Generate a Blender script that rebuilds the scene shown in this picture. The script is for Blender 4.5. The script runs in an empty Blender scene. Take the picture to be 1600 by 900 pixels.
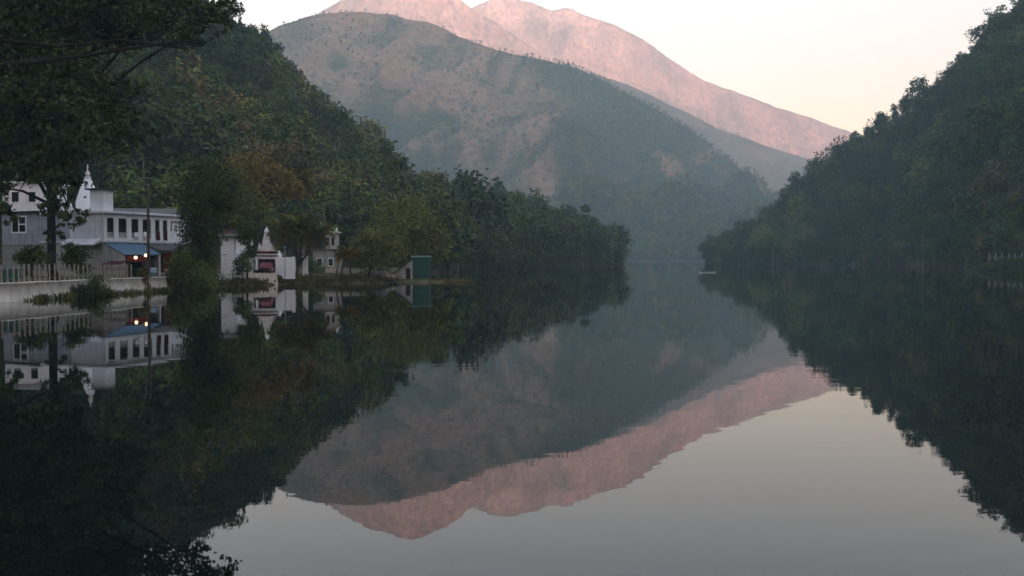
import bpy, math, random
import numpy as np
from mathutils import Vector, Matrix

sc = bpy.context.scene
COL = sc.collection
R = math.radians

# ------------------------------------------------------------------ camera
F_PX, CAM_H, HOR = 1556.0, 3.3, 404.0
PITCH = math.atan((450.0 - HOR) / F_PX)
cam_d = bpy.data.cameras.new('camera')
cam_d.sensor_width = 36.0
cam_d.lens = 36.0 * F_PX / 1600.0
cam_d.clip_end = 20000.0
cam_d.clip_start = 0.1
cam = bpy.data.objects.new('camera', cam_d)
cam.location = (0, 0, CAM_H)
cam.rotation_euler = (math.pi / 2 - PITCH, 0, 0)
COL.objects.link(cam)
sc.camera = cam

# ------------------------------------------------------------------ sky, sun, exposure
SUN_EL, SUN_AZ = R(3.8), R(160.0)          # azimuth clockwise from the view direction (+Y): behind, a little right
world = bpy.data.worlds.new('World')
sc.world = world
world.use_nodes = True
wn = world.node_tree
bg = wn.nodes['Background']
sky = wn.nodes.new('ShaderNodeTexSky')
sky.sky_type = 'NISHITA'
sky.sun_disc = False
sky.sun_elevation = SUN_EL
sky.sun_rotation = SUN_AZ
sky.air_density = 1.0
sky.dust_density = 2.5
sky.ozone_density = 1.0
tint = wn.nodes.new('ShaderNodeMix'); tint.data_type = 'RGBA'; tint.blend_type = 'MULTIPLY'   # the camera's warm white balance
tint.inputs['Factor'].default_value = 1.0
tint.inputs['B'].default_value = (1.02, 1.0, 1.10, 1)
wn.links.new(sky.outputs[0], tint.inputs['A'])
wn.links.new(tint.outputs['Result'], bg.inputs[0])
bg.inputs[1].default_value = 0.15

sun_d = bpy.data.lights.new('sun', 'SUN')
sun_d.energy = 1.35
sun_d.angle = R(4.0)
sun_d.color = (1.0, 0.91, 1.0)
sun = bpy.data.objects.new('sun', sun_d)
to_sun = Vector((math.sin(SUN_AZ) * math.cos(SUN_EL), math.cos(SUN_AZ) * math.cos(SUN_EL), math.sin(SUN_EL)))
sun.rotation_euler = (-to_sun).to_track_quat('-Z', 'Y').to_euler()
sun.location = (0, -50, 80)
COL.objects.link(sun)

vs = sc.view_settings
vs.view_transform = 'Standard'
vs.look = 'None'
vs.gamma = 1.0
vs.exposure = 2.68
vs.use_curve_mapping = False

sc.render.engine = 'CYCLES'
cy = sc.cycles
cy.use_denoising = True
cy.max_bounces = 7
cy.diffuse_bounces = 3
cy.glossy_bounces = 3
cy.transmission_bounces = 2
cy.volume_bounces = 3
cy.sample_clamp_indirect = 6.0
cy.caustics_reflective = False
cy.caustics_refractive = False

HAZE_DENSITY = 0.00028
HAZE_COLOR = (0.62, 0.88, 1.0)

# ------------------------------------------------------------------ helpers
def tag(o, label=None, cat=None, group=None, kind=None):
    if label: o['label'] = label
    if cat: o['category'] = cat
    if group: o['group'] = group
    if kind: o['kind'] = kind
    return o

def ray(px, py):
    a, b = (px - 800.0) / F_PX, (450.0 - py) / F_PX
    c, s = math.cos(PITCH), math.sin(PITCH)
    return Vector((a, c + b * s, -s + b * c))

def at(px, py, d):
    v = ray(px, py)
    return Vector((0, 0, CAM_H)) + v * (d / v.y)

def xy(px, d):
    return ((px - 800.0) / F_PX * d, d)

def empty(name, loc=(0, 0, 0), rz=0.0):
    o = bpy.data.objects.new(name, None)
    o.location = loc
    o.rotation_euler = (0, 0, rz)
    o.empty_display_size = 0.3
    COL.objects.link(o)
    return o

def link_mesh(name, me, parent=None, loc=None):
    o = bpy.data.objects.new(name, me)
    COL.objects.link(o)
    if parent is not None: o.parent = parent
    if loc is not None: o.location = loc
    return o

def mesh_np(name, V, Fq, mat, smooth=False):
    """numpy verts (n,3) and quads/tris (m,k) to a mesh, quickly"""
    V = np.asarray(V, dtype=np.float32); Fq = np.asarray(Fq, dtype=np.int32)
    me = bpy.data.meshes.new(name)
    k = Fq.shape[1]
    me.vertices.add(len(V)); me.vertices.foreach_set('co', V.ravel())
    me.loops.add(Fq.size); me.loops.foreach_set('vertex_index', Fq.ravel())
    me.polygons.add(len(Fq))
    me.polygons.foreach_set('loop_start', np.arange(0, Fq.size, k, dtype=np.int32))
    if smooth: me.polygons.foreach_set('use_smooth', np.ones(len(Fq), dtype=bool))
    me.update(calc_edges=True)
    if mat: me.materials.append(mat)
    return me

class MB:
    """collects boxes, tubes, prisms and lathes into one mesh"""
    def __init__(s): s.v, s.f = [], []
    def add(s, vs_, fs):
        n = len(s.v); s.v += [tuple(p) for p in vs_]; s.f += [tuple(i + n for i in f) for f in fs]; return s
    def box(s, x0, x1, y0, y1, z0, z1):
        return s.add([(x0,y0,z0),(x1,y0,z0),(x1,y1,z0),(x0,y1,z0),(x0,y0,z1),(x1,y0,z1),(x1,y1,z1),(x0,y1,z1)],
                     [(0,3,2,1),(4,5,6,7),(0,1,5,4),(1,2,6,5),(2,3,7,6),(3,0,4,7)])
    def hexa(s, b, t):
        return s.add(list(b) + list(t), [(0,3,2,1),(4,5,6,7),(0,1,5,4),(1,2,6,5),(2,3,7,6),(3,0,4,7)])
    def tube(s, pts, rad, n=8):
        pts = [Vector(p) for p in pts]; vs_, fs = [], []
        for i, p in enumerate(pts):
            d = (pts[min(i+1, len(pts)-1)] - pts[max(i-1, 0)]).normalized()
            a = d.orthogonal().normalized() if abs(d.z) < 0.9 else Vector((1,0,0)).cross(d).normalized()
            b = d.cross(a)
            r = rad[i] if hasattr(rad, '__len__') else rad
            for k in range(n):
                t = 2*math.pi*k/n; vs_.append(p + a*(r*math.cos(t)) + b*(r*math.sin(t)))
        for i in range(len(pts)-1):
            for k in range(n):
                fs.append((i*n+k, i*n+(k+1)%n, (i+1)*n+(k+1)%n, (i+1)*n+k))
        fs.append(tuple(range(n-1, -1, -1))); fs.append(tuple((len(pts)-1)*n + k for k in range(n)))
        return s.add(vs_, fs)
    def lathe(s, prof, n=16, c=(0,0), square=0.0):
        vs_, fs = [], []
        for r, z in prof:
            for k in range(n):
                t = 2*math.pi*(k+.5)/n
                q = 1.0
                if square: q = 1.0/ max(abs(math.cos(t)), abs(math.sin(t))); q = 1 + (q-1)*square
                vs_.append((c[0]+r*q*math.cos(t), c[1]+r*q*math.sin(t), z))
        for i in range(len(prof)-1):
            for k in range(n):
                fs.append((i*n+k, i*n+(k+1)%n, (i+1)*n+(k+1)%n, (i+1)*n+k))
        fs.append(tuple(range(n-1,-1,-1))); fs.append(tuple((len(prof)-1)*n+k for k in range(n)))
        return s.add(vs_, fs)
    def build(s, name, mat, parent=None, smooth=False, bevel=0.0):
        me = bpy.data.meshes.new(name); me.from_pydata(s.v, [], s.f); me.update()
        if mat: me.materials.append(mat)
        if smooth:
            for p in me.polygons: p.use_smooth = True
        o = link_mesh(name, me, parent)
        if bevel:
            b = o.modifiers.new('bevel', 'BEVEL'); b.width = bevel; b.segments = 1; b.limit_method = 'ANGLE'
        return o

def part_box(name, mat, parent, *b, bevel=0.0):
    return MB().box(*b).build(name, mat, parent, bevel=bevel)

# ------------------------------------------------------------------ value noise (numpy)
_rt = np.random.RandomState(5).rand(256, 256)
def vnoise(x, y):
    x = np.asarray(x, float); y = np.asarray(y, float)
    xi, yi = np.floor(x).astype(int), np.floor(y).astype(int)
    fx, fy = x-xi, y-yi
    fx, fy = fx*fx*(3-2*fx), fy*fy*(3-2*fy)
    g = lambda a, b: _rt[a & 255, b & 255]
    return (g(xi,yi)*(1-fx)+g(xi+1,yi)*fx)*(1-fy)+(g(xi,yi+1)*(1-fx)+g(xi+1,yi+1)*fx)*fy
def fbm(x, y, oct=5, ridged=False):
    s, a, t = 0.0, 1.0, 0.0
    for k in range(oct):
        n = vnoise(np.asarray(x)*2**k+17.3*k, np.asarray(y)*2**k+9.1*k)
        if ridged: n = 1-np.abs(2*n-1)
        s = s + a*n; t += a; a *= .5
    return s/t

# ------------------------------------------------------------------ materials
def nodes(name):
    m = bpy.data.materials.new(name); m.use_nodes = True
    nt = m.node_tree; b = nt.nodes['Principled BSDF']
    return m, nt, b

def rgb(c): return (c[0], c[1], c[2], 1.0)

def mat_plain(name, col, rough=0.7, var=0.25, scale=1.5, spec=0.3, stain=None, bump=0.0, metal=0.0):
    """a painted, plastered or wooden surface: base colour broken by two scales of noise, optional run-down stains"""
    m, nt, b = nodes(name); L = nt.links
    tc = nt.nodes.new('ShaderNodeTexCoord')
    n1 = nt.nodes.new('ShaderNodeTexNoise'); n1.inputs['Scale'].default_value = scale; n1.inputs['Detail'].default_value = 8
    L.new(tc.outputs['Object'], n1.inputs['Vector'])
    r = nt.nodes.new('ShaderNodeValToRGB')
    r.color_ramp.elements[0].position = .3; r.color_ramp.elements[1].position = .72
    r.color_ramp.elements[0].color = rgb([c*(1-var) for c in col]); r.color_ramp.elements[1].color = rgb([min(c*(1+var*.4), .95) for c in col])
    L.new(n1.outputs['Fac'], r.inputs['Fac'])
    out = r.outputs['Color']
    if stain:
        mp = nt.nodes.new('ShaderNodeMapping'); mp.inputs['Scale'].default_value = (2.2, 2.2, .35)
        L.new(tc.outputs['Object'], mp.inputs['Vector'])
        n2 = nt.nodes.new('ShaderNodeTexNoise'); n2.inputs['Scale'].default_value = 1.6; n2.inputs['Detail'].default_value = 6
        L.new(mp.outputs[0], n2.inputs['Vector'])
        rr = nt.nodes.new('ShaderNodeValToRGB'); rr.color_ramp.elements[0].position = .48; rr.color_ramp.elements[1].position = .75
        L.new(n2.outputs['Fac'], rr.inputs['Fac'])
        mx = nt.nodes.new('ShaderNodeMix'); mx.data_type = 'RGBA'
        mul = nt.nodes.new('ShaderNodeMath'); mul.operation = 'MULTIPLY'; mul.inputs[1].default_value = .6
        L.new(rr.outputs['Color'], mul.inputs[0]); L.new(mul.outputs[0], mx.inputs['Factor'])
        L.new(out, mx.inputs['A']); mx.inputs['B'].default_value = rgb(stain)
        out = mx.outputs['Result']
    L.new(out, b.inputs['Base Color'])
    b.inputs['Roughness'].default_value = rough; b.inputs['Specular IOR Level'].default_value = spec; b.inputs['Metallic'].default_value = metal
    if bump:
        bp = nt.nodes.new('ShaderNodeBump'); bp.inputs['Strength'].default_value = bump; bp.inputs['Distance'].default_value = .05
        L.new(n1.outputs['Fac'], bp.inputs['Height']); L.new(bp.outputs[0], b.inputs['Normal'])
    return m

def mat_foliage(name, stops, attr=None, fixed=None):
    """leaf colour: picked along a ramp by the tree's own 'tint', varied leaf by leaf and patch by patch"""
    m, nt, b = nodes(name); L = nt.links
    ramp = nt.nodes.new('ShaderNodeValToRGB')
    e = ramp.color_ramp.elements
    while len(e) < len(stops): e.new(.5)
    for k, (p, c) in enumerate(stops): e[k].position = p; e[k].color = rgb(c)
    geo = nt.nodes.new('ShaderNodeNewGeometry')
    if attr:
        a = nt.nodes.new('ShaderNodeAttribute'); a.attribute_type = 'INSTANCER'; a.attribute_name = attr
        src = a.outputs['Fac']
    else:
        v = nt.nodes.new('ShaderNodeValue'); v.outputs[0].default_value = fixed; src = v.outputs[0]
    jit = nt.nodes.new('ShaderNodeMath'); jit.operation = 'MULTIPLY_ADD'
    L.new(geo.outputs['Random Per Island'], jit.inputs[0]); jit.inputs[1].default_value = .16; L.new(src, jit.inputs[2])
    L.new(jit.outputs[0], ramp.inputs['Fac'])
    hv = nt.nodes.new('ShaderNodeHueSaturation')
    mr = nt.nodes.new('ShaderNodeMapRange'); mr.inputs['To Min'].default_value = .65; mr.inputs['To Max'].default_value = 1.45
    w = nt.nodes.new('ShaderNodeTexWhiteNoise'); w.noise_dimensions = '1D'
    L.new(geo.outputs['Random Per Island'], w.inputs['W']); L.new(w.outputs['Value'], mr.inputs['Value'])
    oi = nt.nodes.new('ShaderNodeObjectInfo'); mr2 = nt.nodes.new('ShaderNodeMapRange'); mr2.inputs['To Min'].default_value = .75; mr2.inputs['To Max'].default_value = 1.55
    L.new(oi.outputs['Random'], mr2.inputs['Value']); mm = nt.nodes.new('ShaderNodeMath'); mm.operation = 'MULTIPLY'
    L.new(mr.outputs[0], mm.inputs[0]); L.new(mr2.outputs[0], mm.inputs[1])
    tc = nt.nodes.new('ShaderNodeTexCoord'); cl = nt.nodes.new('ShaderNodeTexNoise'); cl.inputs['Scale'].default_value = .55; cl.inputs['Detail'].default_value = 2
    L.new(tc.outputs['Object'], cl.inputs['Vector'])
    mr3 = nt.nodes.new('ShaderNodeMapRange'); mr3.inputs['From Min'].default_value = .33; mr3.inputs['From Max'].default_value = .67; mr3.inputs['To Min'].default_value = .6; mr3.inputs['To Max'].default_value = 1.42  # clump lights and darks put into the leaf colour for missing crown shading
    L.new(cl.outputs['Fac'], mr3.inputs['Value']); m3 = nt.nodes.new('ShaderNodeMath'); m3.operation = 'MULTIPLY'
    L.new(mm.outputs[0], m3.inputs[0]); L.new(mr3.outputs[0], m3.inputs[1]); L.new(m3.outputs[0], hv.inputs['Value'])
    L.new(ramp.outputs['Color'], hv.inputs['Color']); hv.inputs['Saturation'].default_value = 1.15
    L.new(hv.outputs[0], b.inputs['Base Color'])
    b.inputs['Roughness'].default_value = .75; b.inputs['Specular IOR Level'].default_value = .12
    return m

TREE_STOPS = [(0.0, (.027,.038,.019)), (.2, (.042,.056,.020)), (.4, (.060,.084,.026)), (.55, (.105,.110,.034)), (.7, (.130,.096,.050)), (.85, (.15,.115,.030)), (1.0, (.32,.15,.02))]
M = {}
M['forest'] = mat_foliage('forest_leaf', TREE_STOPS, attr='tint')
M['bark'] = mat_plain('bark', (.060,.048,.036), .9, .5, 3, .1)
M['bark_pale'] = mat_plain('bark_pale', (.20,.18,.15), .9, .4, 3, .1)
M['bark_dark'] = mat_plain('bark_dark', (.030,.025,.020), .9, .5, 3, .1)
M['palm_trunk'] = mat_plain('palm_trunk', (.085,.065,.045), .9, .4, 4, .1)
M['white'] = mat_plain('white_paint', (.84,.83,.86), .75, .10, 1.2, .2, stain=(.50,.48,.47))
M['white_clean'] = mat_plain('white_paint_clean', (.86,.86,.87), .7, .06, 1.2, .2)
M['lilac'] = mat_plain('lilac_white_plaster', (.72,.70,.74), .8, .15, .9, .2, stain=(.30,.29,.30))
M['bluegrey'] = mat_plain('blue_grey_plaster', (.38,.40,.45), .8, .2, .8, .2, stain=(.12,.12,.13))
M['grey'] = mat_plain('grey_plaster', (.30,.29,.27), .85, .25, .9, .2, stain=(.15,.15,.13))
M['grey_light'] = mat_plain('light_grey_plaster', (.46,.45,.42), .85, .25, .9, .2, stain=(.16,.15,.14))
M['retaining'] = mat_plain('whitewashed_stone', (.74,.70,.64), .9, .25, .8, .1, stain=(.34,.30,.24), bump=.5)
M['cream'] = mat_plain('cream_stone', (.66,.57,.49), .9, .3, .9, .1, stain=(.32,.26,.20), bump=.4)
M['slate'] = mat_plain('slate_roof', (.13,.12,.115), .8, .3, 2, .2)
M['roofdark'] = mat_plain('dark_roof', (.045,.042,.045), .8, .3, 2, .2)
M['blue_roof'] = mat_plain('blue_sheet', (.12,.22,.34), .5, .2, 1.2, .4, stain=(.16,.19,.22))
M['red'] = mat_plain('red_paint', (.22,.028,.018), .6, .3, 1.5, .3)
M['maroon'] = mat_plain('maroon_cloth', (.10,.022,.022), .9, .3, 2, .1)
M['brick_red'] = mat_plain('brick_red_roof', (.10,.065,.055), .85, .35, 1.5, .2)
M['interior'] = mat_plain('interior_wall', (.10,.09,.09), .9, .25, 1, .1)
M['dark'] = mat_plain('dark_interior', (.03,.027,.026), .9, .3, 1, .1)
M['picket'] = mat_plain('weathered_picket', (.29,.255,.22), .85, .35, 3, .1)
M['pole'] = mat_plain('wooden_pole', (.13,.10,.08), .9, .3, 4, .1)
M['teal'] = mat_plain('teal_paint', (.018,.10,.085), .55, .25, 1.2, .3)
M['green_sheet'] = mat_plain('green_sheet', (.013,.078,.055), .6, .25, .8, .4)
M['bluepl'] = mat_plain('pale_blue_plastic', (.32,.46,.56), .4, .12, 2, .4)
M['carred'] = mat_plain('car_paint', (.16,.010,.013), .3, .1, 2, .5)
M['glass'] = mat_plain('window_glass', (.02,.022,.025), .08, .1, 1, .5)
M['tyre'] = mat_plain('tyre', (.015,.015,.015), .8, .1, 2, .2)
M['chrome'] = mat_plain('chrome', (.5,.5,.5), .25, .05, 2, .5, metal=1)
M['headlamp'] = mat_plain('headlamp_glass', (.7,.7,.68), .2, .05, 2, .5)
M['sack'] = mat_plain('sack', (.48,.38,.34), .9, .25, 3, .1)
M['boat'] = mat_plain('boat_paint', (.42,.42,.40), .7, .25, 1.5, .2)
M['stonewhite'] = mat_plain('carved_white', (.72,.68,.63), .85, .35, 3, .1, stain=(.22,.18,.15))
M['earth'] = mat_plain('bank_earth', (.115,.092,.055), .95, .5, .35, .05, bump=.4)
M['rock'] = mat_plain('pale_rock', (.36,.30,.26), .9, .4, 1.5, .1, bump=.5)

def mat_emit(name, col, st):
    m, nt, b = nodes(name)
    b.inputs['Base Color'].default_value = rgb(col); b.inputs['Emission Color'].default_value = rgb(col); b.inputs['Emission Strength'].default_value = st
    return m
M['bulb'] = mat_emit('lit_globe', (1.0, .66, .40), .5)

def mat_ground(name, cols, scale, bump=0.0, stretch=(1,1,1), attr=None):
    m, nt, b = nodes(name); L = nt.links
    tc = nt.nodes.new('ShaderNodeTexCoord'); mp = nt.nodes.new('ShaderNodeMapping'); mp.inputs['Scale'].default_value = stretch
    L.new(tc.outputs['Object'], mp.inputs['Vector'])
    n1 = nt.nodes.new('ShaderNodeTexNoise'); n1.inputs['Scale'].default_value = scale; n1.inputs['Detail'].default_value = 10; n1.inputs['Roughness'].default_value = .62
    L.new(mp.outputs[0], n1.inputs['Vector'])
    r = nt.nodes.new('ShaderNodeValToRGB'); e = r.color_ramp.elements
    while len(e) < len(cols): e.new(.5)
    for k, (p, c) in enumerate(cols): e[k].position = p; e[k].color = rgb(c)
    fac = n1.outputs['Fac']
    if attr:
        an = nt.nodes.new('ShaderNodeAttribute'); an.attribute_name = attr
        ma = nt.nodes.new('ShaderNodeMath'); ma.operation = 'MULTIPLY_ADD'; ma.inputs[1].default_value = -.42; L.new(an.outputs['Fac'], ma.inputs[0])
        mb_ = nt.nodes.new('ShaderNodeMath'); mb_.operation = 'MULTIPLY_ADD'; mb_.inputs[1].default_value = .55; mb_.inputs[2].default_value = .43
        L.new(fac, mb_.inputs[0]); L.new(mb_.outputs[0], ma.inputs[2]); fac = ma.outputs[0]
    L.new(fac, r.inputs['Fac'])
    n2 = nt.nodes.new('ShaderNodeTexNoise'); n2.inputs['Scale'].default_value = scale*9; n2.inputs['Detail'].default_value = 6
    L.new(mp.outputs[0], n2.inputs['Vector'])
    mr = nt.nodes.new('ShaderNodeMapRange'); mr.inputs['From Min'].default_value = .3; mr.inputs['From Max'].default_value = .7; mr.inputs['To Min'].default_value = .6; mr.inputs['To Max'].default_value = 1.35
    L.new(n2.outputs['Fac'], mr.inputs['Value'])
    hv = nt.nodes.new('ShaderNodeHueSaturation'); L.new(mr.outputs[0], hv.inputs['Value']); L.new(r.outputs['Color'], hv.inputs['Color'])
    L.new(hv.outputs[0], b.inputs['Base Color'])
    b.inputs['Roughness'].default_value = .95; b.inputs['Specular IOR Level'].default_value = .05
    if bump:
        bp = nt.nodes.new('ShaderNodeBump'); bp.inputs['Strength'].default_value = 1; bp.inputs['Distance'].default_value = bump
        L.new(n2.outputs['Fac'], bp.inputs['Height']); L.new(bp.outputs[0], b.inputs['Normal'])
    return m

M['hill'] = mat_ground('forest_floor', [(.3,(.026,.028,.015)), (.55,(.050,.046,.024)), (.75,(.085,.066,.036))], .03)
M['mountain'] = mat_ground('scrub_mountain', [(.34,(.035,.046,.026)), (.44,(.060,.064,.036)), (.50,(.095,.082,.052)), (.57,(.130,.102,.068)), (.70,(.20,.145,.10))], .0085, 8.0, (1,1,1.6), attr='veg_shade')  # woods and grass, with folds darkened in the colour to stand in for relief shading
M['ridge'] = mat_ground('scrub_ridge', [(.3,(.05,.06,.05)), (.5,(.10,.085,.065)), (.7,(.20,.14,.11))], .006, 6.0, (1,1,1.6))
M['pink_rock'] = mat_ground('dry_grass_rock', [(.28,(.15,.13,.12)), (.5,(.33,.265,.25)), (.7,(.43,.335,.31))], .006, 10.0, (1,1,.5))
M['lakebed'] = mat_ground('lakebed', [(.3,(.03,.03,.02)), (.7,(.05,.05,.035))], .02)

# ------------------------------------------------------------------ water
def make_water():
    m, nt, b = nodes('lake_water'); L = nt.links
    b.inputs['Base Color'].default_value = (.0055, .0085, .0068, 1); b.inputs['Roughness'].default_value = .012
    b.inputs['IOR'].default_value = 1.29; b.inputs['Specular IOR Level'].default_value = .5
    tc = nt.nodes.new('ShaderNodeTexCoord')
    prev = None
    mpb = nt.nodes.new('ShaderNodeMapping'); mpb.inputs['Scale'].default_value = (.012, .05, 1); L.new(tc.outputs['Object'], mpb.inputs['Vector'])
    nb = nt.nodes.new('ShaderNodeTexNoise'); nb.inputs['Scale'].default_value = 1; nb.inputs['Detail'].default_value = 3; L.new(mpb.outputs[0], nb.inputs['Vector'])
    mrb = nt.nodes.new('ShaderNodeMapRange'); mrb.inputs['From Min'].default_value = .38; mrb.inputs['From Max'].default_value = .64; mrb.inputs['To Min'].default_value = .25; mrb.inputs['To Max'].default_value = 1.5
    L.new(nb.outputs['Fac'], mrb.inputs['Value'])
    for sx, sy, dist, seed in ((.10, .55, .0026, 0), (.45, 2.2, .00085, 7.3), (.02, .06, .005, 3.1)):
        mp = nt.nodes.new('ShaderNodeMapping'); mp.inputs['Scale'].default_value = (sx, sy, 1); mp.inputs['Location'].default_value = (seed, seed, 0)
        L.new(tc.outputs['Object'], mp.inputs['Vector'])
        n = nt.nodes.new('ShaderNodeTexNoise'); n.inputs['Scale'].default_value = 1; n.inputs['Detail'].default_value = 2.5; n.inputs['Roughness'].default_value = .45
        L.new(mp.outputs[0], n.inputs['Vector'])
        bp = nt.nodes.new('ShaderNodeBump'); bp.inputs['Strength'].default_value = 1
        md = nt.nodes.new('ShaderNodeMath'); md.operation = 'MULTIPLY'; md.inputs[1].default_value = dist; L.new(mrb.outputs[0], md.inputs[0]); L.new(md.outputs[0], bp.inputs['Distance'])
        L.new(n.outputs['Fac'], bp.inputs['Height'])
        if prev: L.new(prev.outputs[0], bp.inputs['Normal'])
        prev = bp
    L.new(prev.outputs[0], b.inputs['Normal'])
    me = mesh_np('lake', [(-900,-2,0),(1400,-2,0),(1400,1800,0),(-900,1800,0)], [(0,1,2,3)], m)
    tag(link_mesh('lake', me), 'still dark green lake mirroring the hills and sky', 'lake', kind='structure')
    g = mesh_np('ground', [(-2900,-2950,-3),(3850,-2950,-3),(3850,4800,-3),(-2900,4800,-3)], [(0,1,2,3)], M['lakebed'])
    tag(link_mesh('ground', g), 'dark lake bed and valley floor under the water', 'ground', kind='structure')
make_water()

# ------------------------------------------------------------------ hills and mountains
HILLS = {}
def veg_shade(px, t, x, d):
    """how wooded the scrub mountain is at a point: woods in the folds and low on the right, dry grass on spurs and high up; dark folds and pale spurs also paint in relief shading"""
    df = np.interp(px, [150, 420, 700, 900, 980, 1300], [1040, 1105, 1209, 1365, 1462, 1547])
    fold = fbm((x-.75*(d-df))*.0062+5, (x+d)*.0016+3, 4, True)
    wx = x + 90*(fbm(x*.004, d*.004+5, 3)-.5)
    gl = fbm(wx*.0068+10, d*.0016+1, 5, True)
    v = .86 + 2.6*(.60-fold) + 1.4*(.62-gl) + 1.2*(fbm(x*.0085+7, d*.0085, 4)-.5) + 1.1*(fbm(x*.026+3, d*.026, 3)-.5)
    v = v + .34*np.clip((px-740)/220, 0, 1)*np.clip((.85-t)/.2, 0, 1) - .46*np.clip((t-.60)/.2, 0, 1)*np.clip((930-px)/120, 0, 1)
    v = v + .45*np.clip((t-.86)/.08, 0, 1)*np.clip((px-830)/40, 0, 1)
    v = v + .6*np.clip((.34-t)/.1, 0, 1)*np.clip((px-850)/60, 0, 1)
    return np.clip(v, 0, 1)
def hill(name, label, ctrl, nu, nt, mat, zf=1.0, power=1.0, amp=10.0, nscale=.01, back=1.6, ridge_keep=.25, seed=0, ridged=True, diag=0.0, gully=0.0, py_off=0.0):
    """ctrl: (bearing px, foot depth, ridge depth, ridge py). A slope from its foot up to the ridge and down behind it."""
    c = np.array(ctrl, float)
    zr = np.array([at(p, y+py_off, d).z for p, _, d, y in ctrl])
    def pt(px, t):
        px = np.asarray(px, float); t = np.asarray(t, float)
        df, dr, z1 = np.interp(px, c[:,0], c[:,1]), np.interp(px, c[:,0], c[:,2]), np.interp(px, c[:,0], zr)
        tt = np.minimum(t, 1.0); tb = np.maximum(t-1.0, 0)
        d = df + (dr-df)*t
        x = (px-800)/F_PX*d
        z = zf + (z1-zf)*(tt**power) - (z1-zf)*np.minimum(tb*back, 1.0)**1.3*.9
        w = np.minimum(t*4, 1.0)*np.where(t < 1, 1-(1-ridge_keep)*np.clip((t-.6)/.4, 0, 1), ridge_keep)
        z = z + amp*2*(fbm(x*nscale+seed, d*nscale+seed*1.7, 5, ridged)-.62)*w
        if diag:
            z = z + diag*2*(fbm((x-.75*(d-df))*.0062+seed, (x+d)*.0016+3, 4, True)-.6)*w
        if gully:
            wx = x + 90*(fbm(x*.004, d*.004+5, 3)-.5)
            z = z + gully*2*(fbm(wx*.0068+seed*2, d*.0016+1, 5, True)-.62)*w
        return x, d, z
    px = np.linspace(c[0,0], c[-1,0], nu)
    t = np.linspace(0, 1.55, nt)
    P, T = np.meshgrid(px, t)
    X, Y, Z = pt(P, T)
    Z[0, :] = np.minimum(Z[0, :], -3.2)
    V = np.stack([X.ravel(), Y.ravel(), Z.ravel()], 1)
    i = np.arange((nt-1)*(nu-1)); rr, cc = i // (nu-1), i % (nu-1)
    a = rr*nu+cc
    o = link_mesh(name, mesh_np(name, V, np.stack([a, a+1, a+nu+1, a+nu], 1), mat, smooth=True))
    if name == 'mountain_scrub':
        at_ = o.data.attributes.new('veg_shade', 'FLOAT', 'POINT'); at_.data.foreach_set('value', veg_shade(P.ravel(), T.ravel(), V[:,0], V[:,1]).astype(np.float32))
    tag(o, label, 'hill' if 'hill' in name else 'mountain', kind='structure')
    HILLS[name] = pt
    return o

# skyline given as the ground under the trees
hill('hill_left', 'steep forested hillside rising behind the lakeside village', [
    (-2600, 26, 120, -700), (-1200, 55, 200, -420), (-500, 95, 270, -300), (-200, 125, 310, -190), (0, 140, 340, -110), (150, 150, 370, -60), (300, 165, 395, 10), (385, 172, 410, 58), (450, 180, 420, 128),
    (520, 190, 430, 202), (580, 205, 440, 254), (640, 196, 445, 304), (690, 226, 455, 318), (740, 292, 465, 325), (800, 330, 480, 332),
    (850, 375, 500, 340), (900, 425, 525, 350), (940, 470, 545, 368), (962, 495, 550, 396), (975, 520, 560, 408)], 260, 60, M['hill'], zf=.6, power=1.1, amp=5, nscale=.02, ridge_keep=.3, seed=2, py_off=16)
hill('hill_right', 'steep dark wooded hillside falling to the lake on the right', [
    (1102, 632, 668, 402), (1150, 600, 690, 378), (1190, 575, 680, 362), (1220, 560, 672, 332), (1255, 540, 665, 292), (1300, 513, 650, 258), (1340, 488, 635, 222), (1380, 460, 615, 194), (1430, 420, 590, 160),
    (1480, 365, 560, 120), (1530, 322, 530, 72), (1570, 285, 505, 40), (1620, 250, 480, 5), (1750, 190, 430, -40), (2000, 150, 380, 130), (2400, 120, 300, 290), (3200, 90, 220, 350)], 240, 60, M['hill'], zf=.4, power=1.05, amp=6, nscale=.018, ridge_keep=.3, seed=11, py_off=6)
hill('mountain_scrub', 'hazy brown and green mountain with dry terraces across the lake', [
    (150, 1040, 1820, 200), (300, 1066, 1859, 110), (420, 1105, 1885, 48), (480, 1118, 1911, 27), (560, 1144, 1950, 20), (620, 1170, 1950, 24), (700, 1209, 1963, 48), (760, 1248, 1963, 72), (830, 1130, 1950, 90),
    (900, 1150, 1937, 106), (980, 1190, 1924, 146), (1060, 1215, 1911, 196), (1130, 1230, 1885, 242), (1180, 1240, 1859, 285), (1220, 1250, 1820, 330), (1260, 1260, 1768, 385), (1300, 1270, 1729, 404)], 300, 140, M['mountain'], zf=.5, power=1.45, amp=24, nscale=.0045, ridge_keep=.10, seed=5, diag=100, gully=30)
hill('mountain_ridge', 'grey hazy ridge falling to the right behind the scrub mountain', [
    (600, 2145, 2795, 90), (760, 2145, 2795, 75), (850, 2145, 2795, 92), (980, 2210, 2834, 131), (1050, 2223, 2847, 166), (1120, 2236, 2860, 201), (1200, 2249, 2860, 229), (1270, 2249, 2860, 252), (1340, 2249, 2860, 278), (1450, 2249, 2860, 320), (1600, 2249, 2860, 380)], 160, 60, M['ridge'], zf=1, power=1.2, amp=26, nscale=.004, ridge_keep=.10, seed=8, gully=40)
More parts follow.
